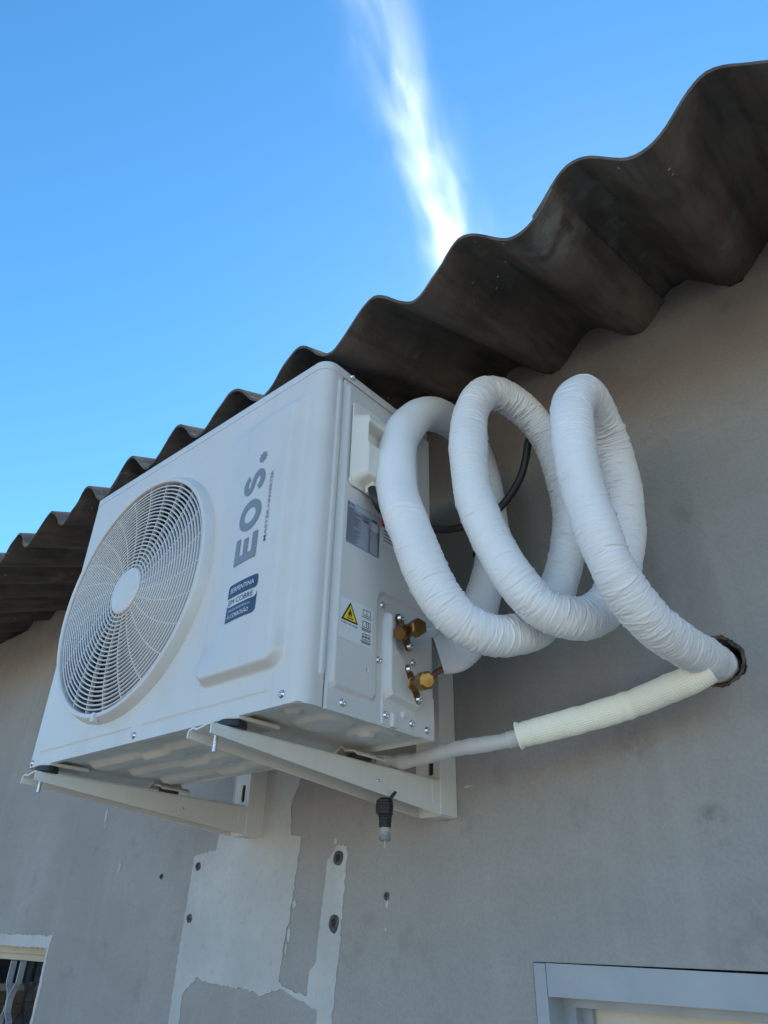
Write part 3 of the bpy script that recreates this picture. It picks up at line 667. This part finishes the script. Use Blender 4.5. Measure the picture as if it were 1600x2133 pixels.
# --- print on the casing (flat sheets on their faces)
def text_mesh(body, w=None, h=None, bold=0.0):
    cu = bpy.data.curves.new('t', 'FONT'); cu.body = body; cu.offset = bold; cu.resolution_u = 3
    o = bpy.data.objects.new('t', cu); me = o.to_mesh()
    V = np.array([v.co[:] for v in me.vertices]); F = [tuple(p.vertices) for p in me.polygons]; o.to_mesh_clear()
    bpy.data.objects.remove(o); bpy.data.curves.remove(cu)
    mn, mx = V[:, :2].min(0), V[:, :2].max(0); P = V[:, :2] - mn; sz = mx - mn
    sx = w / sz[0] if w else h / sz[1]; sy = h / sz[1] if h else sx
    return P * [sx, sy], F
def place(tm, fn):
    P, F = tm; return np.array([fn(a, b) for a, b in P]), F
YF = -.0008; PDX, PDZ = .0105, -.0070
def skin(x, z, y):
    return y - float(front_h(np.array(float(x)), np.array(float(z))))
def up(z0, x0=-.1115, y=YF):                  # lettering that runs upwards
    return lambda a, b: (x0 + PDX - b, skin(x0 + PDX - b, z0 + PDZ + a, y), z0 + PDZ + a)
def flat(x0, z0, y=YF): return lambda a, b: (x0 + PDX + a, skin(x0 + PDX + a, z0 + PDZ + b, y), z0 + PDZ + b)
CAP = .0545
letters = []
w = .0430; t = .0122; e = [(0, 0), (w, 0), (w, t * .98), (t * 1.1, t * .98), (t * 1.1, CAP / 2 - t * .47), (w * .90, CAP / 2 - t * .47), (w * .90, CAP / 2 + t * .47), (t * 1.1, CAP / 2 + t * .47), (t * 1.1, CAP - t * .98), (w, CAP - t * .98), (w, CAP), (0, CAP)]
def fill(inside, w_, h_):                    # lettering as a fine sheet that follows the face
    V, F = grid(np.arange(-.0006, w_ + .0012, .0006), np.arange(-.0006, h_ + .0012, .0006), lambda a, b: np.stack([a, b, 0 * a], -1), inside); return V[:, :2], F
letters.append(place(fill(lambda a, b: sd_poly(a, b, e) < 0, w, CAP), up(.2265)))
ow = .0523
letters.append(place(fill(lambda a, b: (np.hypot((a - ow / 2) / (ow / 2), (b - CAP / 2) / (CAP / 2 * 1.02)) < 1) & (np.hypot((a - ow / 2) / (ow / 2 - t * 1.08), (b - CAP / 2) / (CAP / 2 - t * 1.02)) > 1), ow, CAP * 1.02), up(.2784)))
sp = np.array([(.80, .955), (.71, 1.09), (.50, 1.165), (.28, 1.10), (.185, .94), (.27, .775), (.50, .675), (.73, .565), (.83, .375), (.73, .20), (.50, .135), (.27, .20), (.165, .345)])
sp3, _ = spline(np.c_[sp, 0 * sp[:, 0]], .03); T = np.gradient(sp3, axis=0); T /= np.linalg.norm(T, axis=1)[:, None]; Nn = np.c_[-T[:, 1], T[:, 0]]
hw = .138; A = sp3[:, :2] + Nn * hw; B_ = sp3[:, :2] - Nn * hw; k_ = len(A); V = np.concatenate([A, B_]) * [.0418, CAP / 1.3]
letters.append(place((V, [(i, i + 1, k_ + i + 1, k_ + i) for i in range(k_ - 1)]), up(.3422)))
ast = []
for k in range(96): a = 2 * math.pi * k / 96; r = .0098 * (.80 + .20 * (1 if (math.cos(8 * a) > -.25) else -.4)); ast.append((.0098 + r * math.cos(a), r * math.sin(a)))
letters.append(place((np.array(ast), [tuple(range(96))]), up(.3932, -.1225)))
V, F = join(*letters); V[:, 0] += 0; mk('brand_lettering', V, F, M['logo'], ac, False)
V, F = join(place(text_mesh('MASTER', .0535, .0060, .006), up(.2450, -.0920)), place(text_mesh('INVERTER', .0560, .0060, .006), up(.3095, -.0920)),
            place((np.array([(0, 0), (.0045, .0048), (.0045, 0), (0, .0048), (.00225, .0024)]), [(0, 4, 3), (1, 2, 4)]), up(.3015, -.0925)))
mk('tagline_lettering', V, F, M['logo'], ac, False)
def rbox2(x0, x1, z0, z1, r, corners=(1, 1, 1, 1)):
    out = []
    for (cx, cz, a0, on) in ((x1, z0, -90, corners[0]), (x1, z1, 0, corners[1]), (x0, z1, 90, corners[2]), (x0, z0, 180, corners[3])):
        q = r if on else .0003; sx = 1 if cx == x1 else -1; sz = 1 if cz == z1 else -1
        for i in range(6): a = R(a0 + 18 * i); out.append((cx - sx * q + q * math.cos(a), cz - sz * q + q * math.sin(a)))
    return out
def sheet2(pts, y): return [(a, y, b) for a, b in pts], [tuple(range(len(pts)))]
def badge(pts, lines, bm_, tm_):
    pa = np.array(pts) + [PDX, PDZ]
    V, F = grid(np.arange(pa[:, 0].min() - .0004, pa[:, 0].max() + .0008, .0005), np.arange(pa[:, 1].min() - .0004, pa[:, 1].max() + .0008, .0005),
                lambda x, z: np.stack([x, -.0005 - front_h(x, z), z], -1), lambda x, z: sd_poly(x, z, pa) < 0); o = mk('badge', V, F, bm_, ac, False)
    V, F = join(*[place(text_mesh(tx, w_, h_, bo), flat(x_, z_, YF - .0002)) for tx, x_, z_, w_, h_, bo in lines]); mk('lettering', V, F, tm_, o, False)
badge(rbox2(-.1690, -.0980, .1757, .1965, .006, (1, 1, 1, 0)), [('SERPENTINA', -.1625, .1825, .0570, .0075, .008)], M['navy'], M['paper'])
V, F = place(text_mesh('EM COBRE', .0580, .0080), flat(-.1640, .1645, YF)); mk('badge_lettering', V, F, M['navy'], ac, False)
low = [(-.1680, .1385), (-.1030, .1385), (-.0985, .1415), (-.0972, .146), (-.0972, .1715), (-.0985, .1660), (-.1020, .1620), (-.1600, .1615), (-.1645, .1625), (-.1675, .1660)]
badge(low, [('MAIOR RESISTÊNCIA', -.1615, .1535, .0520, .0042, .0), ('À CORROSÃO', -.1625, .1430, .0510, .0080, .006)], M['navy'], M['paper'])
# labels on the service side
XS = .0054
def sflat(y0, z0, x=XS + .0004): return lambda a, b: (x, y0 + PY + a, z0 + PZ + b)
def slabel(name, y0, y1, z0, z1, m_, r=.002):
    V, F = prism(rbox2(y0, y1, z0, z1, r), lambda a, b: (XS - .0003, a + PY, b + PZ), lambda a, b: (XS, a + PY, b + PZ)); return mk(name, V, F, m_, ac, False)
def bars(L, fn):
    V, F = [], []
    for (a0, a1, b0, b1) in L:
        n = len(V); V += [fn(a0, b0), fn(a1, b0), fn(a1, b1), fn(a0, b1)]; F.append((n, n + 1, n + 2, n + 3))
    return V, F
rl = slabel('rating_label', .0625, .1340, .2425, .3120, M['silver'], .001)
LW, LH = .0715, .0695; rows = []; rr_ = random.Random(3)
pr = [place(text_mesh('EOS.', .0155, .0052, .02), sflat(.0640, .3045))]
for i in range(21):
    z = .0590 - i * .00276
    rows.append((.0008, LW - .0008, z - .00165, z - .0012))
    x = .0015; wmax = rr_.uniform(.014, .030)
    while x < wmax: d = rr_.uniform(.002, .006); rows.append((x, min(x + d, wmax), z - .0003, z + .0006)); x += d + .0008
    if i > 6:
        rows.append((.0475, .0475 + rr_.uniform(.002, .0055), z - .0004, z + .0005)); d = rr_.uniform(.002, .006); rows.append((LW - .0015 - d, LW - .0015, z - .0004, z + .0005))
for k in range(3): rows.append((.032, .047, .0545 - k * .0034, .0560 - k * .0034))
rows += [(.0464, .0467, .0015, .060), (.0008, .0012, .0008, LH - .0008), (LW - .0012, LW - .0008, .0008, LH - .0008), (.0008, LW - .0008, .0008, .0012), (.017, LW - .0008, LH - .0012, LH - .0008)]
rows += [(.0535, .0660, .0580, .0592), (.0535, .0660, .0560, .0572)]
pr.append(bars(rows, sflat(.0625, .2425))); V, F = join(*pr); mk('label_print', V, F, M['inkblue'], rl, False)
V, F = bars([(.0535, .0665, .0405, .0535)], sflat(.0625, .2425)); mk('label_square', V, F, M['paper'], rl, False)
wl = slabel('warning_label', .1362, .1720, .2700, .3160, M['paper'])
V, F = bars([(0, .0358, .0300, .0460)], sflat(.1362, .2700)); mk('red_band', V, F, M['red'], wl, False)
V, F = join(place((np.array([(0, 0), (.012, 0), (.006, .0115)]), [(0, 1, 2)]), sflat(.1400, .3020, XS + .0006)), bars([(.006, .028, .0235 - k * .0055, .0248 - k * .0055) for k in range(4)], sflat(.1362, .2700, XS + .0006)))
mk('label_print', V, F, M['ink'], wl, False)
fl = slabel('fire_label', .0605, .1252, .1000, .1580, M['paper'], .0008)
T3 = lambda k: np.array([(.0165 - .0165 * k, .0305 - .0095 * (k - 1) ), (.0165 + .0165 * k, .0305 - .0095 * (k - 1)), (.0165, .0305 + .0285 * (.333 + .667 * k) * 1.0 - .0095 * 0)])
tri = lambda ax, az, s, hgt: np.array([(ax - s / 2, az), (ax + s / 2, az), (ax, az + hgt)])
V, F = place((tri(.0178, .0258, .0330, .0285), [(0, 1, 2)]), sflat(.0605, .1000)); tb = mk('triangle_border', V, F, M['ink'], fl, False)
V, F = place((tri(.0178, .0279, .0255, .0218), [(0, 1, 2)]), sflat(.0605, .1000, XS + .0007)); mk('triangle', V, F, M['yellow'], fl, False)
flame = [(.0150, .0325), (.0138, .0352), (.0143, .0380), (.0158, .0398), (.0160, .0420), (.0178, .0445), (.0182, .0415), (.0200, .0395), (.0207, .0365), (.0207, .0345), (.0196, .0325), (.0186, .0322), (.0186, .0345), (.0173, .0370), (.0164, .0345), (.0168, .0323)]
V, F = join(place((np.array(flame), [tuple(range(len(flame)))]), sflat(.0605, .1000, XS + .0010)), bars([(.0120, .0236, .0298, .0310)], sflat(.0605, .1000, XS + .0010)),
            place(text_mesh('Cuidado, risco de fogo', .0330, .0034), sflat(.0615, .1205)))
mk('label_print', V, F, M['ink'], fl, False)
ic = []
for (zb) in (.0440, .0270, .0090):
    ic += [(.0430, .0438, zb, zb + .0085), (.0505, .0513, zb, zb + .0095), (.0580, .0588, zb, zb + .0085), (.0430, .0588, zb, zb + .0008), (.0430, .0505, zb + .0082, zb + .0090), (.0513, .0588, zb + .0082, zb + .0090), (.0400, .0610, zb - .0028, zb - .0018)]
    if zb < .04: ic.append((.0420, .0590, zb - .0048, zb - .0038))
ic += [(.0540, .0556, .0285, .0325), (.0540, .0556, .0333, .0348), (.0455, .0565, .0128, .0142), (.0448, .0462, .0120, .0150), (.0558, .0572, .0120, .0150)]
V, F = bars(ic, sflat(.0605, .1000)); mk('label_icons', V, F, M['ink'], fl, False)

# ------------------------------------------------------------------ wall brackets
def bracket(dx, label, ya=-.037, yb=-.0115):
    r = thing('wall_bracket', label, 'bracket', (-.1417 + dx, WY, -.0675), 'brackets carrying the air conditioner')
    t = .0024; x0, x1 = AX0 + dx, AX1 + dx
    # arm: folded sheet, top with a shallow crease, two flanges that deepen towards the wall
    prof = lambda hh: [(x0, -hh), (x0, -.0060), (x0 + .0035, -.0020), (x0 + .012, .0000), (x0 + .018, -.0028), (x0 + .030, -.0010), (x0 + .040, .0012), (x0 + .046, .0015), (x1 - .0012, .0005), (x1, -.0022), (x1, -hh)]
    ys = np.linspace(ya, .4300, 14); V, F = [], []
    for y in ys:
        hh = .0125 + .0405 * (y + .037) / .467
        P = prof(hh); cx = (x0 + x1) / 2
        Q = [(min(max(x, x0 + t), x1 - t), z - (t if -hh + 1e-6 < z else 0)) for x, z in P]
        V += [(x, y, -.0155 + z) for x, z in P + Q[::-1]]
    n = 22
    F = [(i * n + k, i * n + (k + 1) % n, (i + 1) * n + (k + 1) % n, (i + 1) * n + k) for i in range(len(ys) - 1) for k in range(n)] + [tuple(range(n - 1, -1, -1)), tuple((len(ys) - 1) * n + k for k in range(n))]
    mk('arm', V, F, M['bracket'], r, False)
    # upright: channel with a slotted web
    def solid(u, v):
        k = np.ones(u.shape, bool)
        for zc in (.012, .105, .205, .27):
            k &= ~(np.hypot(u - (x1 - .0195), np.maximum(np.abs(v - zc) - .012, 0)) < .0055)
        return k
    gu, gz = np.arange(x0, x1 + .0005, .0012), np.arange(-.0675, .3105, .0024)
    a = grid(gu, gz, lambda u, v: np.stack([u, 0 * u + .4305, v], -1), solid); b = grid(gu, gz, lambda u, v: np.stack([u, 0 * u + .4330, v], -1), solid)
    mk('upright', *join(a, b), M['bracket'], r, False)
    for xa, xb in ((x0 - .0002, x0 + t), (x1 - t, x1 + .0016)):
        mk('upright_flange', *box(xa, xb, .4290, WY - .001, -.0675, .3105, .0006), M['bracket'], r, False)
    mk('end_plate', *box(x0 + .003, x1 - .003, .4340, WY - .001, -.0690, -.0660), M['bracket'], r, False)
    mk('arm_tab', *box(x1 - .004, x1 - .0026 + .0032, .4080, .4292, -.052, -.020, .0005), M['bracket'], r, False)
    # rubber pads, studs and nuts
    for yc in (.004, .246):
        mk('rubber_pad', *lathe([(.0175, 0), (.019, .002), (.019, .0085), (.0165, .0105)], (-.1300 + dx, yc, -.0150), (0, 0, 1), 24), M['black'], r, False)
    P = np.array([(-.1400 + dx, yb, -.0440 + .0006 * k) for k in range(52)]); rad = .0032 + .00035 * np.sin(np.arange(52) * 2 * np.pi / 3.0)
    b_ = mk('bolt', *sweep(P, rad, 12), M['zinc'], r)
    mk('nut', *lathe([(.0058, -.0240), (.0062, -.0234), (.0062, -.0196), (.0058, -.0190)], (-.1400 + dx, yb, 0), (0, 0, 1), 6), M['zinc'], b_, False)
    mk('small_screw', *lathe([(.0022, -.0015), (.0022, .0012), (.0003, .0016)], (x1, .275, -.0380), (1, 0, 0), 12, cap=False), M['zinc'], r)
    return r
bracket(0, 'right cream steel bracket, nearest the wrapped pipe coil, under the air conditioner')
bracket(BDX, 'left cream steel bracket under the fan side, above the white plaster patch', -.0185, .0030)

# ------------------------------------------------------------------ wrapped pipe coil
CP = [(-.0110,.281,.1525),(.0080,.297,.1545),(.0360,.312,.1800),(.0500,.333,.2360),(.058,.36,.322),(.057,.365,.386),(.049,.36,.478),(.039,.335,.561),(.036,.28,.571),(.040,.195,.534),(.039,.14,.46),(.045,.118,.391),(.055,.108,.329),(.078,.105,.262),(.106,.12,.170),(.127,.14,.123),(.14,.165,.107),(.153,.2,.104),(.166,.235,.115),(.178,.27,.135),(.186,.33,.214),(.193,.355,.274),(.205,.36,.339),(.206,.35,.421),(.196,.325,.49),(.177,.28,.534),(.159,.22,.536),(.149,.18,.48),(.15,.16,.398),(.155,.155,.328),(.162,.155,.285),(.18,.165,.218),(.204,.18,.157),(.222,.205,.127),(.242,.235,.119),(.255,.26,.123),(.27,.29,.143),(.282,.335,.212),(.293,.355,.291),(.3,.35,.366),(.302,.33,.424),(.309,.28,.451),(.315,.22,.446),(.313,.18,.399),(.314,.165,.344),(.316,.16,.292),(.321,.165,.22),(.328,.18,.16),(.333,.2,.124),(.343,.25,.09),(.352,.32,.080),(.351,.40,.088),(.342,.470,.101),(.330,.57,.118)]
coil = thing('pipe_coil', 'white tape wrapped pipe bundle looped into three hanging coils and entering the wall hole', 'pipe', (.356, WY, .098))
DS = .0008
P, S = spline(CP, DS); P = smooth_path(P, 400); NS = 88; n = len(P)
T, Nv, Bv = frames(P)
K = np.gradient(T, axis=0) / DS; curv = np.linalg.norm(K, axis=1)
ang = np.arange(NS) / NS * 2 * np.pi
rad = np.full((n, NS), 1.) * np.interp(S, [0, .25, .50, .85, 1.03, 1.18, 1.40, 2.3, 2.7, S[-1] - .25, S[-1]], [.0300, .0290, .0298, .0306, .0292, .0276, .0272, .0278, .0286, .0266, .0240])[:, None]
rad += (.0006 * np.interp(np.arange(n), np.linspace(0, n, 90), rng.normal(0, 1, 90)))[:, None]
# lumpy section
for m_ in (2, 3):
    ph = np.interp(np.arange(n), np.linspace(0, n, 40), rng.uniform(0, 6, 40)); am = np.interp(np.arange(n), np.linspace(0, n, 60), rng.normal(0, .0006, 60))
    rad += am[:, None] * np.cos(m_ * ang[None] + ph[:, None])
# inner side of the bends (direction of curvature in the ring frame)
kin = np.arctan2((K * Bv).sum(1), (K * Nv).sum(1))
smoothzone = np.interp(S, [0, .52, .62, .85, .91, 1.1], [.8, .8, .20, .10, .85, 1])       # first loop is wrapped taut
# tape laps
for k in range(int(S[-1] / .019)):
    s0 = k * .019 + rng.normal(0, .003); tilt = .010 + rng.normal(0, .002); ph = rng.uniform(0, 6.28)
    c = s0 + tilt * np.cos(ang - ph); i0 = max(0, int((s0 - .016) / DS)); i1 = min(n, int((s0 + .016) / DS) + 2)
    if i1 <= i0: continue
    d = (S[i0:i1, None] - c[None]); rad[i0:i1] += .00032 * np.clip(1 - d / .011, 0, 1) * (d > 0) * rng.uniform(.3, 1.2) * smoothzone[i0:i1, None]
# creases: short raised or sunk arcs across the tube, thicker on the inside of the bends
for k in range(12500):
    i = rng.integers(0, n); inner = rng.random() < .55
    a0 = kin[i] + rng.normal(0, .7) if inner else rng.uniform(0, 2 * np.pi)
    ext = rng.uniform(.25, 1.25); tilt = rng.normal(0, .0035); wd_ = rng.uniform(.00055, .0011)
    amp = rng.choice([-1, 1]) * rng.gamma(1.6, .00029) * (1 + min(curv[i], 12) * .06 * inner) * smoothzone[i]
    i0, i1 = max(0, i - 13), min(n, i + 14)
    da = (ang - a0 + np.pi) % (2 * np.pi) - np.pi; env = np.clip(1 - (da / ext) ** 2, 0, 1) ** 1.2
    d = S[i0:i1, None] - (S[i] + tilt * da + .0016 * np.sin(da * 3 + k))[None]
    rad[i0:i1] += amp * np.exp(-(d / wd_) ** 2) * env[None]
for k in range(6500):                       # long hair-fine wrinkles of the stretched tape
    i = rng.integers(0, n); a0 = rng.uniform(0, 2 * np.pi); ext = rng.uniform(.9, 2.4); tilt = rng.normal(0, .0022); wd_ = rng.uniform(.0005, .0009)
    amp = rng.choice([-1, -1, 1]) * rng.uniform(.00010, .00034) * smoothzone[i]
    i0, i1 = max(0, i - 12), min(n, i + 13); da = (ang - a0 + np.pi) % (2 * np.pi) - np.pi
    d = S[i0:i1, None] - (S[i] + tilt * da + .0008 * np.sin(da * 2 + k))[None]
    rad[i0:i1] += amp * np.exp(-(d / wd_) ** 2) * np.clip(1 - (da / ext) ** 2, 0, 1)[None]
# one strong pucker on the first loop
i = int(np.argmin(np.linalg.norm(P - [.076, .105, .268], axis=1)))
for off, am in ((-.007, .0012), (-.002, -.0016), (.003, .0016), (.009, -.0011), (.013, .001)):
    d = S[:, None] - (S[i] + off + .004 * np.sin(ang * 2)[None]); rad += am * np.exp(-(d / .0022) ** 2) * (.35 + .65 * np.abs(np.sin(ang * 1.5 + off * 90)))[None]
V = P[:, None] + rad[..., None] * (Nv[:, None] * np.cos(ang)[None, :, None] + Bv[:, None] * np.sin(ang)[None, :, None])
# flattened open end beside the valves: widened along the cut, thinned across it
cut = np.array((.0279, 0, -.0894)); cut /= np.linalg.norm(cut); oth = np.cross(cut, T[0]); oth /= np.linalg.norm(oth)
fl_ = (1 - sstep(0, .14, S))[:, None]
o = V - P[:, None]; ca = (o * cut).sum(-1); cb = (o * oth).sum(-1)
V = V + (ca * fl_ * .70)[..., None] * cut + (cb * fl_ * -.42)[..., None] * oth
V[..., 0] += -.34 * o[..., 2] * fl_ * .9                 # the cut slants
V = V.reshape(-1, 3)
i, j = np.meshgrid(np.arange(n - 1), np.arange(NS), indexing='ij'); a0 = i * NS + j; a1 = i * NS + (j + 1) % NS
F = np.stack([a0, a1, a1 + NS, a0 + NS], -1).reshape(-1, 4).tolist()
mk('wrapping', V, F, M['tape'], coil)
e0 = V[:NS]; cen = e0.mean(0); inn = cen + (e0 - cen) * .97 + T[0] * .004; deep = cen + (e0 - cen) * .9 + T[0] * .012
V2 = np.concatenate([inn, deep, [cen + T[0] * .012]]); F2 = [(k, (k + 1) % NS, NS + (k + 1) % NS, NS + k) for k in range(NS)] + [(NS + k, NS + (k + 1) % NS, 2 * NS) for k in range(NS)]
mk('foam_end', V2, F2, M['foam'], coil)
# smooth taped collar where the drain sleeve is bound in, and the two copper pipes
ci = np.where((P[:, 1] > .395) & (P[:, 0] > .3))[0]; ci = ci[ci > n * .9]; cP = P[ci]; cP = cP[cP[:, 1] < .47]
cr = np.linspace(.0252, .0262, len(cP))[:, None] ** np.ones(1) + (.0000 + .0007 * np.sin(np.linspace(0, 9, len(cP))))[:, None] + .0006 * np.sin(ang[None] * 5 + np.linspace(0, 5, len(cP))[:, None])
V, F = sweep(cP, cr, NS, cap=False); mk('tape_collar', V, F, M['tape'], coil)
cp, _ = spline([(.030, .196, .0640), (.024, .222, .0760), (.012, .252, .0960), (.0035, .283, .1130), (-.004, .305, .126)], .004)
V, F = sweep(cp, .0046, 14); mk('copper_pipe', V, F, M['copper'], coil)
cp, _ = spline([(.032, .190, .1340), (.026, .225, .1480), (.006, .262, .1720), (-.010, .290, .180), (-.012, .31, .185)], .004)
V, F = sweep(cp, .0075, 14); mk('insulated_pipe', V, F, M['tape'], coil)

# ------------------------------------------------------------------ condensate drain
drain = thing('drain_hose', 'milky drain hose in a ribbed cream foam sleeve below the coil', 'hose', (.3475, .405, .0704))
SP = [(.0965,.33,.0083),(.1489,.35,.0186),(.1993,.37,.0295),(.2495,.385,.041),(.3010,.377,.0490),(.3380,.371,.0545),(.3620,.372,.0625)]
P, S = spline(SP, .0008); P = smooth_path(P, 60); n = len(P); NS2 = 192; ang2 = np.arange(NS2) / NS2 * 2 * np.pi
base = .0178 * np.interp(S, [0, .003, .007, .014, .030, .12, .25, S[-1]], [1.02, .98, .84, .92, 1.0, 1.04, 1.02, .92])
cell = (np.abs(np.sin(np.pi * S / .0032))[:, None] ** .7) * (np.abs(np.sin(ang2 * 17))[None] ** .7)
rad = base[:, None] + (.0012 * (cell - .5) + .0005 * np.interp(np.arange(n), np.linspace(0, n, 30), rng.normal(0, 1, 30))[:, None])
V, F = sweep(P, rad, NS2); mk('foam_sleeve', V, F, M['sleeve'], drain)
HP = [(.1205,.345,.0150),(.0842,.335,.0065),(.0447,.33,.0040),(.0112,.33,.0047),(-.0125,.329,.0040),(-.0375,.328,.0020),(-.0620,.328,-.0010),(-.090,.327,-.0028),(-.125,.324,-.0020),(-.150,.310,.0000)]
P, S = spline(HP, .0016); P = smooth_path(P, 20); n = len(P)
rad = .0112 + .0006 * np.interp(np.arange(n), np.linspace(0, n, 22), rng.normal(0, 1, 22)) + .0004 * np.sin(S * 900) * (S < .05) - .0012 * sstep(.1, .2, S)
V, F = sweep(P, rad, 28); mk('hose', V, F, M['hose'], drain)

# ------------------------------------------------------------------ black power cable
KP = [(.190,.306,.512),(.174,.322,.506),(.1585,.333,.490),(.1520,.335,.4700),(.1347,.34,.4369),(.1041,.34,.4035),(.0699,.33,.3755),(.0405,.31,.3625),(.024,.28,.3480),(.022,.24,.3330),(.026,.20,.3160),(.028,.166,.3050),(.030,.128,.3000),(.033,.103,.2985),(.033,.090,.3060),(.030,.0865,.3180),(.024,.088,.3330)]
P, S = spline(KP, .003); P = smooth_path(P, 8); V, F = sweep(P, .0066, 20)
k = mk('power_cable', V, F, M['black']); k['label'] = 'black cable curving from the middle pipe loop to the terminal cover'; k['category'] = 'cable'

# ------------------------------------------------------------------ taped drain outlet hanging below the arm
tip = thing('drain_outlet', 'black taped tube with a clear wet tip hanging below the right bracket', 'tube', (-.1235, .3, -.118))
P, S = spline([(-.1100,.3085,-.050),(-.1145,.302,-.0600),(-.1180,.300,-.0680)], .001); V, F = sweep(P, .0024, 12); mk('cord', V, F, M['black'], tip)
P, S = spline([(-.1225,.30,-.0590),(-.1222,.30,-.0700),(-.1225,.30,-.0820),(-.1230,.30,-.0905),(-.1232,.30,-.1000)], .0008)
a_ = np.arange(28) / 28 * 2 * np.pi
rad = np.interp(S, [0, .003, .012, .022, .026, .032, .041], [.0075, .0122, .0136, .0132, .0104, .0096, .0094])[:, None] * (1 + .16 * np.cos(a_ - .5)[None] * np.interp(S, [0, .02, .03], [1, 1, 0])[:, None]) + .0004 * np.sin(S * 1700 + 1)[:, None] + .0003 * np.sin(a_ * 4 + 1)[None]
V, F = sweep(P, rad, 28); mk('tape_wrap', V, F, M['tapeblack'], tip)
V, F = lathe([(.0084, .0990), (.0087, .1180), (.0072, .1180), (.0070, .0995)], (-.1232, .30, 0), (0, 0, -1), 28, cap=False); mk('clear_tube', V, F, M['clear'], tip)
P = np.array([(-.1232 + .0004 * math.sin(q), .30, -.110 - .0016 * q) for q in range(12)]); V, F = sweep(P, np.interp(np.arange(12), [0, 5, 8, 11], [.0022, .0009, .0007, .0012]), 10); mk('water_drip', V, F, M['clear'], tip)

# ------------------------------------------------------------------ streak of cloud, 1.5 km up
CO = np.array((-575., 756., 1500.)); CU = np.array((-.394, .919, 0.)); CU /= np.linalg.norm(CU); CV = np.array((CU[1], -CU[0], 0.)); CZ = np.array((0, 0, 1.))
tl = np.linspace(-620, 900, 26); wl_ = np.interp(tl, [-620, -400, -200, 100, 330, 600, 900], [90, 150, 165, 165, 165, 160, 90]); cl_ = 10 * np.sin(tl / 140.)
V = []
for t, w_, c_ in zip(tl, wl_, cl_):
    for k in range(20):
        a = 2 * math.pi * k / 20; V.append(CO + CU * t + CV * (c_ + w_ * math.cos(a)) + CZ * (.28 * w_ * math.sin(a)))
F = [(i * 20 + k, i * 20 + (k + 1) % 20, (i + 1) * 20 + (k + 1) % 20, (i + 1) * 20 + k) for i in range(25) for k in range(20)] + [tuple(range(19, -1, -1)), tuple(25 * 20 + k for k in range(20))]
cm = bpy.data.materials.new('cloud_vapour'); cm.use_nodes = True; t_ = cm.node_tree; N = t_.nodes; L = t_.links; N.clear()
out = N.new('ShaderNodeOutputMaterial'); pv = N.new('ShaderNodeVolumePrincipled'); pv.inputs['Color'].default_value = (1, 1, 1, 1); pv.inputs['Anisotropy'].default_value = .55
L.new(pv.outputs[0], out.inputs['Volume'])
def math_(op, a, b=None, clamp=False):
    m = N.new('ShaderNodeMath'); m.operation = op; m.use_clamp = clamp
    for q, v in enumerate((a, b)):
        if v is None: continue
        if isinstance(v, (int, float)): m.inputs[q].default_value = v
        else: L.new(v, m.inputs[q])
    return m.outputs[0]
geo = N.new('ShaderNodeNewGeometry')
def dot(vec, off):
    v = N.new('ShaderNodeVectorMath'); v.operation = 'DOT_PRODUCT'; L.new(geo.outputs['Position'], v.inputs[0]); v.inputs[1].default_value = vec
    return math_('SUBTRACT', v.outputs['Value'], off)
lx, ly, lz = dot(tuple(CU), float(CU @ CO)), dot(tuple(CV), float(CV @ CO)), dot((0, 0, 1), 1500.0)
cb = N.new('ShaderNodeCombineXYZ'); L.new(math_('MULTIPLY', lx, .0060), cb.inputs[0]); L.new(math_('MULTIPLY', ly, .019), cb.inputs[1]); L.new(math_('MULTIPLY', lz, .021), cb.inputs[2])
n1 = N.new('ShaderNodeTexNoise'); n1.inputs['Scale'].default_value = 1.0; n1.inputs['Detail'].default_value = 6; n1.inputs['Roughness'].default_value = .56; n1.inputs['Distortion'].default_value = .6; L.new(cb.outputs[0], n1.inputs['Vector'])
n2 = N.new('ShaderNodeTexNoise'); n2.inputs['Scale'].default_value = .35; n2.inputs['Detail'].default_value = 3; L.new(cb.outputs[0], n2.inputs['Vector'])
# bent middle line, soft falloff to the sides, thicker towards the house
cy_ = math_('ADD', math_('MULTIPLY', math_('SINE', math_('DIVIDE', lx, 140.0)), 10.0), math_('MULTIPLY', math_('SUBTRACT', n2.outputs['Fac'], .5), 30.0))
dy = math_('DIVIDE', math_('SUBTRACT', ly, cy_), math_('ADD', 37.0, math_('MULTIPLY', n2.outputs['Fac'], 16.0))); dz = math_('DIVIDE', lz, 20.0)
fall = math_('POWER', 2.718, math_('MULTIPLY', math_('ADD', math_('MULTIPLY', dy, dy), math_('MULTIPLY', dz, dz)), -1.0))
mr = N.new('ShaderNodeMapRange'); L.new(lx, mr.inputs[0]); mr.inputs[1].default_value = -420; mr.inputs[2].default_value = 300; mr.inputs[3].default_value = .22; mr.inputs[4].default_value = 1.0
wisp = math_('MULTIPLY', math_('SUBTRACT', n1.outputs['Fac'], .31), 2.8, True)
dv = math_('DIVIDE', math_('SUBTRACT', ly, cy_), 72.0)
veil = math_('MULTIPLY', math_('POWER', 2.718, math_('MULTIPLY', math_('ADD', math_('MULTIPLY', dv, dv), math_('MULTIPLY', dz, dz)), -1.0)), math_('MULTIPLY', math_('SUBTRACT', n1.outputs['Fac'], .44), 1.3, True))
L.new(math_('MULTIPLY', math_('ADD', math_('MULTIPLY', math_('MULTIPLY', fall, mr.outputs[0]), wisp), math_('MULTIPLY', veil, .75)), .0120), pv.inputs['Density'])
c = mk('cloud', V, F, cm); c['label'] = 'thin white streak of cloud in the blue sky above the roof'; c['category'] = 'cloud'
